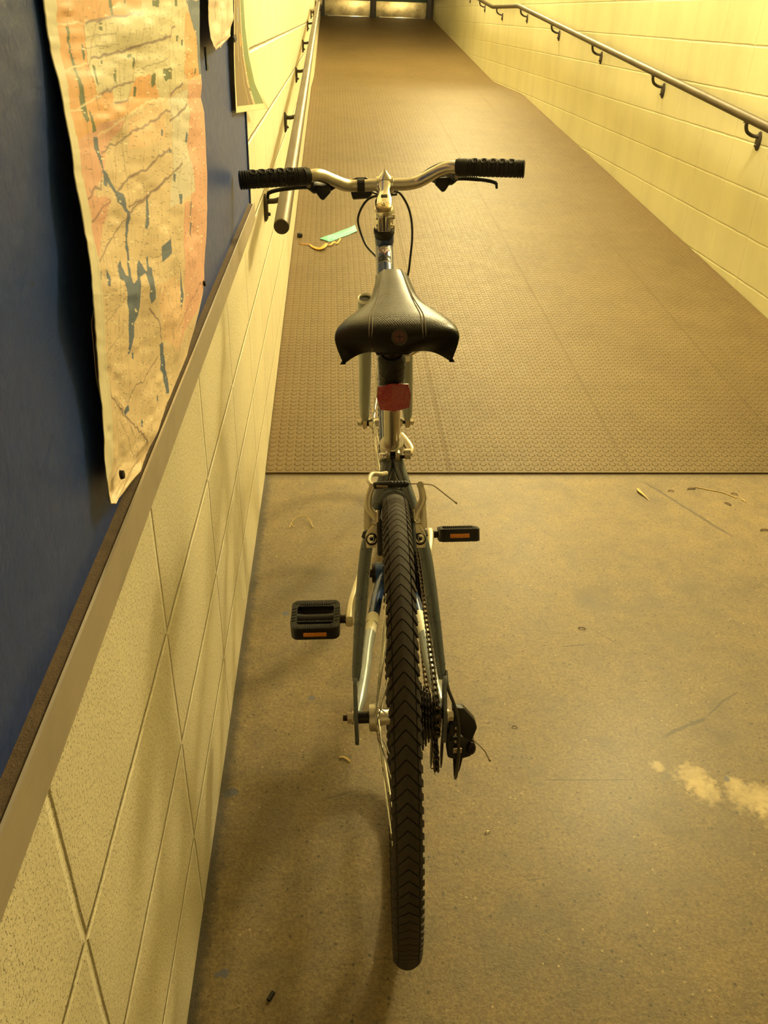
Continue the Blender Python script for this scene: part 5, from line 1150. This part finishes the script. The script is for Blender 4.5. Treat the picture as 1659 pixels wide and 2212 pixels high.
# saddle
SX = 0.0065; THM = math.radians(126)
def sad(u, th):
    """u: 0 bottom of the rear face .. 1 nose ; th: angle across, 0 on top"""
    us = [0, .06, .12, .18, .24, .34, .46, .58, .70, .82, .91, .96, 1.0]
    ss = [.164, .164, .168, .177, .190, .215, .255, .295, .340, .390, .430, .447, .456]
    tp = [.881, .892, .903, .911, .9165, .9195, .9195, .9205, .923, .926, .9265, .9245, .915]
    hw = [.0760, .0820, .0860, .0884, .0894, .0880, .0740, .0500, .0375, .0315, .0280, .0250, .0150]
    H = [.0150, .0205, .0260, .0300, .0320, .0335, .0340, .0330, .0310, .0290, .0270, .0240, .0140]
    I = lambda a: float(np.interp(u, us, a))
    s, top, a, h = I(ss), I(tp), I(hw), I(H)
    st = math.sin(th); ct = math.cos(th)
    fwd = 0.030*(abs(st)**2.2)*max(0.0, 1-u/0.30)
    widen = a*math.copysign(abs(st)**0.92, st)
    wend = float(np.interp(u, [0, .22, .4, .7, 1.0], [.859, .859, .869, .887, .899])); h1 = h*0.72; hs = max(0.004, top-h1-wend); q = th/THM; ath = abs(th)
    if ath > PI/2:
        x = (ath-PI/2)/(THM-PI/2); widen = math.copysign(a*(1-0.12*x**1.4), th); drop = h1+hs*x
    else: drop = h1*(1-ct)**1.15
    f = min(1.0, u/0.17); f = f*f*(3-2*f)
    tx = (a*q*(1.0 if abs(q) < 1 else 1))*(1-f)+widen*f
    tz = (top-(top-wend)*abs(q)**1.6)*(1-f)+(top-drop)*f
    return Vector((SX+tx, s+fwd, tz))
def smooth_u(n):  # denser at the rear roll-over and at the nose
    return [0.5*(1-math.cos(PI*i/(n-1)))*0.55+(i/(n-1))*0.45 for i in range(n)]
NU, NV = 56, 49
us = smooth_u(NU); ths = [(-THM+2*THM*k/(NV-1)) for k in range(NV)]
V = np.array([[sad(u, t) for t in ths] for u in us])
for _ in range(3):   # relax the piecewise-linear profile
    V[1:-1] = 0.25*V[:-2]+0.5*V[1:-1]+0.25*V[2:]
def seam_th(u, side):   # where the stitched seam crosses this row
    i = int(round(float(np.interp(u, us, range(NU))))); want = float(np.interp(u, [0, 0.12, 0.35, 0.6, 0.8, 1.0], [0.036, 0.037, 0.036, 0.026, 0.019, 0.012]))
    mid = NV//2; k = np.arange(mid, NV) if side > 0 else np.arange(mid, -1, -1)
    xs = np.abs(V[i, k, 0]-SX); j = int(np.argmax(xs >= want)) if (xs >= want).any() else len(k)-1
    if j == 0: return ths[k[0]]
    x0, x1 = xs[j-1], xs[j]; f = (want-x0)/max(1e-9, x1-x0); return ths[k[j-1]]*(1-f)+ths[k[j]]*f
m = MB(); vs = [tuple(p) for r in V for p in r]; fs = []; mi = []
for i in range(NU-1):
    for k in range(NV-1):
        fs.append((i*NV+k, i*NV+k+1, (i+1)*NV+k+1, (i+1)*NV+k))
        um = us[i]; tm = (ths[k]+ths[k+1])/2
        mi.append(1 if (seam_th(um, -1) < tm < seam_th(um, 1) and um > 0.215) else 0)
m.v = vs; m.f = fs; m.mi = mi
m.f.append(tuple((NU-1)*NV+k for k in range(NV))); m.mi.append(0)
saddle = m.build('saddle', ['vinyl', 'vinyl_dots'], bike, 80)
sm = saddle.modifiers.new('shell', 'SOLIDIFY'); sm.thickness = 0.004; sm.offset = -1
def sad_s(u, th):   # lookup on the relaxed surface
    i = float(np.interp(u, us, range(NU))); k = float(np.interp(th, ths, range(NV)))
    i0 = min(int(i), NU-2); k0 = min(int(k), NV-2); a, b = i-i0, k-k0
    p = (V[i0, k0]*(1-a)*(1-b)+V[i0+1, k0]*a*(1-b)+V[i0, k0+1]*(1-a)*b+V[i0+1, k0+1]*a*b)
    q = np.cross(V[min(i0+1, NU-1), k0]-V[max(i0-1, 0), k0], V[i0, min(k0+1, NV-1)]-V[i0, max(k0-1, 0)])
    nrm = Vector(q).normalized()
    if nrm.z < 0 and abs(th) < 1.2: nrm = -nrm
    return Vector(p), nrm
for side in (-1, 1):
    for d in (-0.022, 0.035):
        p = []
        for u in np.linspace(0.005, 0.95, 70):
            th = seam_th(u, side)+side*d*(1 if u < 0.6 else 1.0); q, nn = sad_s(u, th); p.append(q+nn*0.0002)
        for _ in range(6): p = [p[0]]+[(p[i-1]+p[i]*2+p[i+1])/4 for i in range(1, len(p)-1)]+[p[-1]]
        m = MB(); m.tube(p, 0.00085, 6); m.build('seam', 'stitch', saddle)
# round emblem on the rear face
q, nn = sad_s(0.115, 0.03); q1, _ = sad_s(0.145, 0.03); upd = (q1-q); upd = (upd-nn*upd.dot(nn)).normalized(); rd = upd.cross(nn)
fr = frame_mat(q+nn*0.0012, rd, upd, nn)
m = MB(); m.lathe([(0, -0.0015), (0.0112, -0.0015), (0.0112, 0.0006), (0.0098, 0.0011), (0.0090, 0.0006), (0, 0.0006)], (0, 0, 0), (0, 0, 1), 28)
m.v = [tuple(fr@Vector(v)) for v in m.v]; em = m.build('emblem', 'emblem_ring', saddle)
m = MB(); m.lathe([(0, 0), (0.0078, 0), (0.0078, 0.0004), (0, 0.0004)], (0, 0, 0.0006), (0, 0, 1), 24); m.v = [tuple(fr@Vector(v)) for v in m.v]; m.build('emblem_field', 'emblem_red', saddle)
m = MB(); m.box((0, 0, 0.0012), (0.0125, 0.0010, 0.0005)); m.box((0, 0, 0.0012), (0.0010, 0.0125, 0.0005)); m.box((0, 0, 0.0012), (0.0034, 0.0034, 0.0005), Matrix.Rotation(PI/4, 3, 'Z'))
for k in range(16):
    a = 2*PI*k/16; m.box((0.0093*math.cos(a), 0.0093*math.sin(a), 0.0011), (0.0010, 0.0018, 0.0004), Matrix.Rotation(a, 3, 'Z'))
m.v = [tuple(fr@Vector(v)) for v in m.v]; m.build('emblem_mark', 'ink', saddle)
# rails, clamp and plastic base under the saddle
for s in (-1, 1):
    m = MB(); m.tube(smooth_path([(SX+s*0.030, .195, .882), (SX+s*0.024, .235, .862), (SX+s*0.021, .290, .858), (SX+s*0.018, .340, .866), (SX+s*0.008, .420, .892)], 6), 0.0035, 10); m.build('saddle_rail', 'black_metal', saddle)
m = MB(); m.box((0.001, .250, .860), (0.052, 0.036, 0.018), None, 0.004); m.tube([BB+std*0.545, BB+std*0.585], 0.0135, 18); m.build('rail_clamp', 'black_metal', saddle)
m = MB(); m.tube([(0.048, .232, .861), (0.050, .238, .861)], 0.004, 8); m.tube([(0.026, .2215, .858), (0.040, .2215, .866)], 0.0045, 10); m.build('clamp_nut', 'chrome', saddle)

# ------------------------------------------------------------------ litter
def onmat(x, y, dz=0.006): return Vector((x, y, rz(y)+dz))
def sheet_strip(name, outline, mat, lab, cat, curl=0.004, th=0.0006):
    b = bmesh.new(); vs = [b.verts.new((x, y, 0)) for x, y in outline]; b.faces.new(vs)
    bmesh.ops.triangulate(b, faces=b.faces[:])
    for _ in range(3): bmesh.ops.subdivide_edges(b, edges=b.edges[:], cuts=1)
    xs = [v.co.x for v in b.verts]; x0, x1 = min(xs), max(xs)
    for v in b.verts:
        f = (v.co.x-x0)/(x1-x0); p = onmat(v.co.x, v.co.y); v.co = (p.x, p.y, p.z+0.001+curl*abs(2*f-1)**2+0.0008*math.sin(f*14))
    m = MB(); m.bm(b); o = m.build(name, mat); sm = o.modifiers.new('thickness', 'SOLIDIFY'); sm.thickness = th
    return tag(o, lab, cat)
sheet_strip('paper_strip', [(0.147, 4.794), (0.196, 4.868), (0.352, 5.062), (0.362, 4.945), (0.205, 4.752)], 'teal', 'torn strip of teal paper lying on the rubber matting', 'paper')
pk = smooth_path([onmat(0.070, 4.700, 0.008), onmat(0.095, 4.690, 0.012), onmat(0.112, 4.655, 0.010), onmat(0.150, 4.612, 0.013), onmat(0.175, 4.640, 0.018), onmat(0.185, 4.690, 0.016), onmat(0.205, 4.680, 0.012), onmat(0.228, 4.725, 0.016), onmat(0.245, 4.715, 0.012), onmat(0.266, 4.790, 0.016)], 6)
n = len(pk); m = MB(); m.tube(pk, [0.004+0.012*math.exp(-((i/n-0.38)/0.16)**2)+0.003*math.exp(-((i/n-0.72)/0.1)**2) for i in range(n)], 8, flat=0.35, upv=(0, 0, 1))
m.tube(smooth_path([onmat(0.040, 4.712, 0.008), onmat(0.055, 4.70, 0.010), onmat(0.07, 4.70, 0.009)], 4), 0.0022, 6)
tag(m.build('orange_peel', 'orange'), 'curled shred of orange peel on the rubber matting below the teal paper', 'orange peel')
m = MB(); m.box(onmat(0.037, 4.835, 0.016), (0.024, 0.03, 0.024), Matrix.Rotation(0.5, 3, 'Z'), 0.006); tag(m.build('black_lump', 'black_bit'), 'small black lump on the matting beside the left wall', 'scrap')
m = MB(); m.tube([(0.118, 0.709, 0.0035), (0.125, 0.721, 0.0035)], 0.0034, 10); tag(m.build('black_stub', 'black_bit'), 'short black stub lying on the concrete at the bottom of the photo', 'scrap')
m = MB(); m.tube(smooth_path([(.092, 2.058, .003), (.097, 2.080, .006), (.112, 2.102, .012), (.131, 2.108, .013), (.150, 2.090, .008), (.160, 2.058, .003)], 6), 0.0013, 6); m.tube([(.097, 2.080, .006), (.104, 2.062, .002)], 0.0009, 5)
tag(m.build('straw_curl', 'straw'), 'curled piece of dry straw on the concrete left of the rear brake', 'straw')
m = MB(); m.tube([(1.388, 2.300, .0012), (1.470, 2.262, .0014), (1.496, 2.228, .0012)], 0.0016, 6); tag(m.build('straw', 'straw'), 'longest pale straw on the concrete near the matting edge at right', 'straw')
m = MB(); m.tube(smooth_path([(1.196, 2.292, .002), (1.194, 2.268, .005), (1.203, 2.238, .004), (1.209, 2.214, .002)], 5), [0.001, 0.002, 0.004, 0.0045, 0.005, 0.005, 0.005, 0.0045, 0.004, 0.003, 0.003, 0.002, 0.002, 0.0015, 0.001, 0.001], 8, flat=0.4)
tag(m.build('leaf_scrap', 'straw'), 'curled tan leaf scrap on the concrete below the rubber matting edge', 'leaf')
for (x, y, a, l, mt, lab) in ((1.372, 2.285, 0.15, 0.030, 'leaf', 'flat brown wood chip just left of the long straw near the matting'),
                              (1.300, 2.272, -0.1, 0.020, 'leaf', 'small dark chip on the concrete between leaf scrap and wood chip'),
                              (1.452, 2.190, -0.9, 0.024, 'leaf', 'dark curled husk on the concrete below the long straw'),
                              (1.500, 2.252, -0.5, 0.022, 'leaf', 'dark twisted shred by the right end of the long straw'),
                              (1.510, 2.212, -1.1, 0.018, 'straw', 'pale seed husk by the right end of the long straw'),
                              (1.500, 2.035, 0.1, 0.028, 'leaf', 'dark smudged leaf bit at the right edge of the concrete'),
                              (0.500, 0.999, 0.4, 0.012, 'brass', 'tiny brass coloured scrap on the concrete right of the rear tyre'),
                              (0.240, 1.181, -0.5, 0.026, 'straw', 'thin straw on the concrete below the left axle nut'),
                              (0.83, 1.585, -0.2, 0.018, 'leaf', 'dark sliver on the concrete right of the right pedal'),
                              (0.60, 1.26, -0.2, 0.012, 'leaf', 'dark sliver on the concrete beside the derailleur cable tail')):
    m = MB(); d = Vector((math.cos(a), math.sin(a), 0))*l/2; s = Vector((-d.y, d.x, 0))*0.25
    c = Vector((x, y, 0.0015)); m.tube(smooth_path([c-d, c-d*0.4+s+Vector((0, 0, 0.002)), c+d*0.4+s*0.6+Vector((0, 0, 0.002)), c+d], 4), [0.0008]+[l*0.09]*11+[0.0008], 6, flat=0.45)
    tag(m.build('litter_chip' if mt != 'straw' else 'straw', mt), lab, 'litter')
bpy.context.view_layer.update()
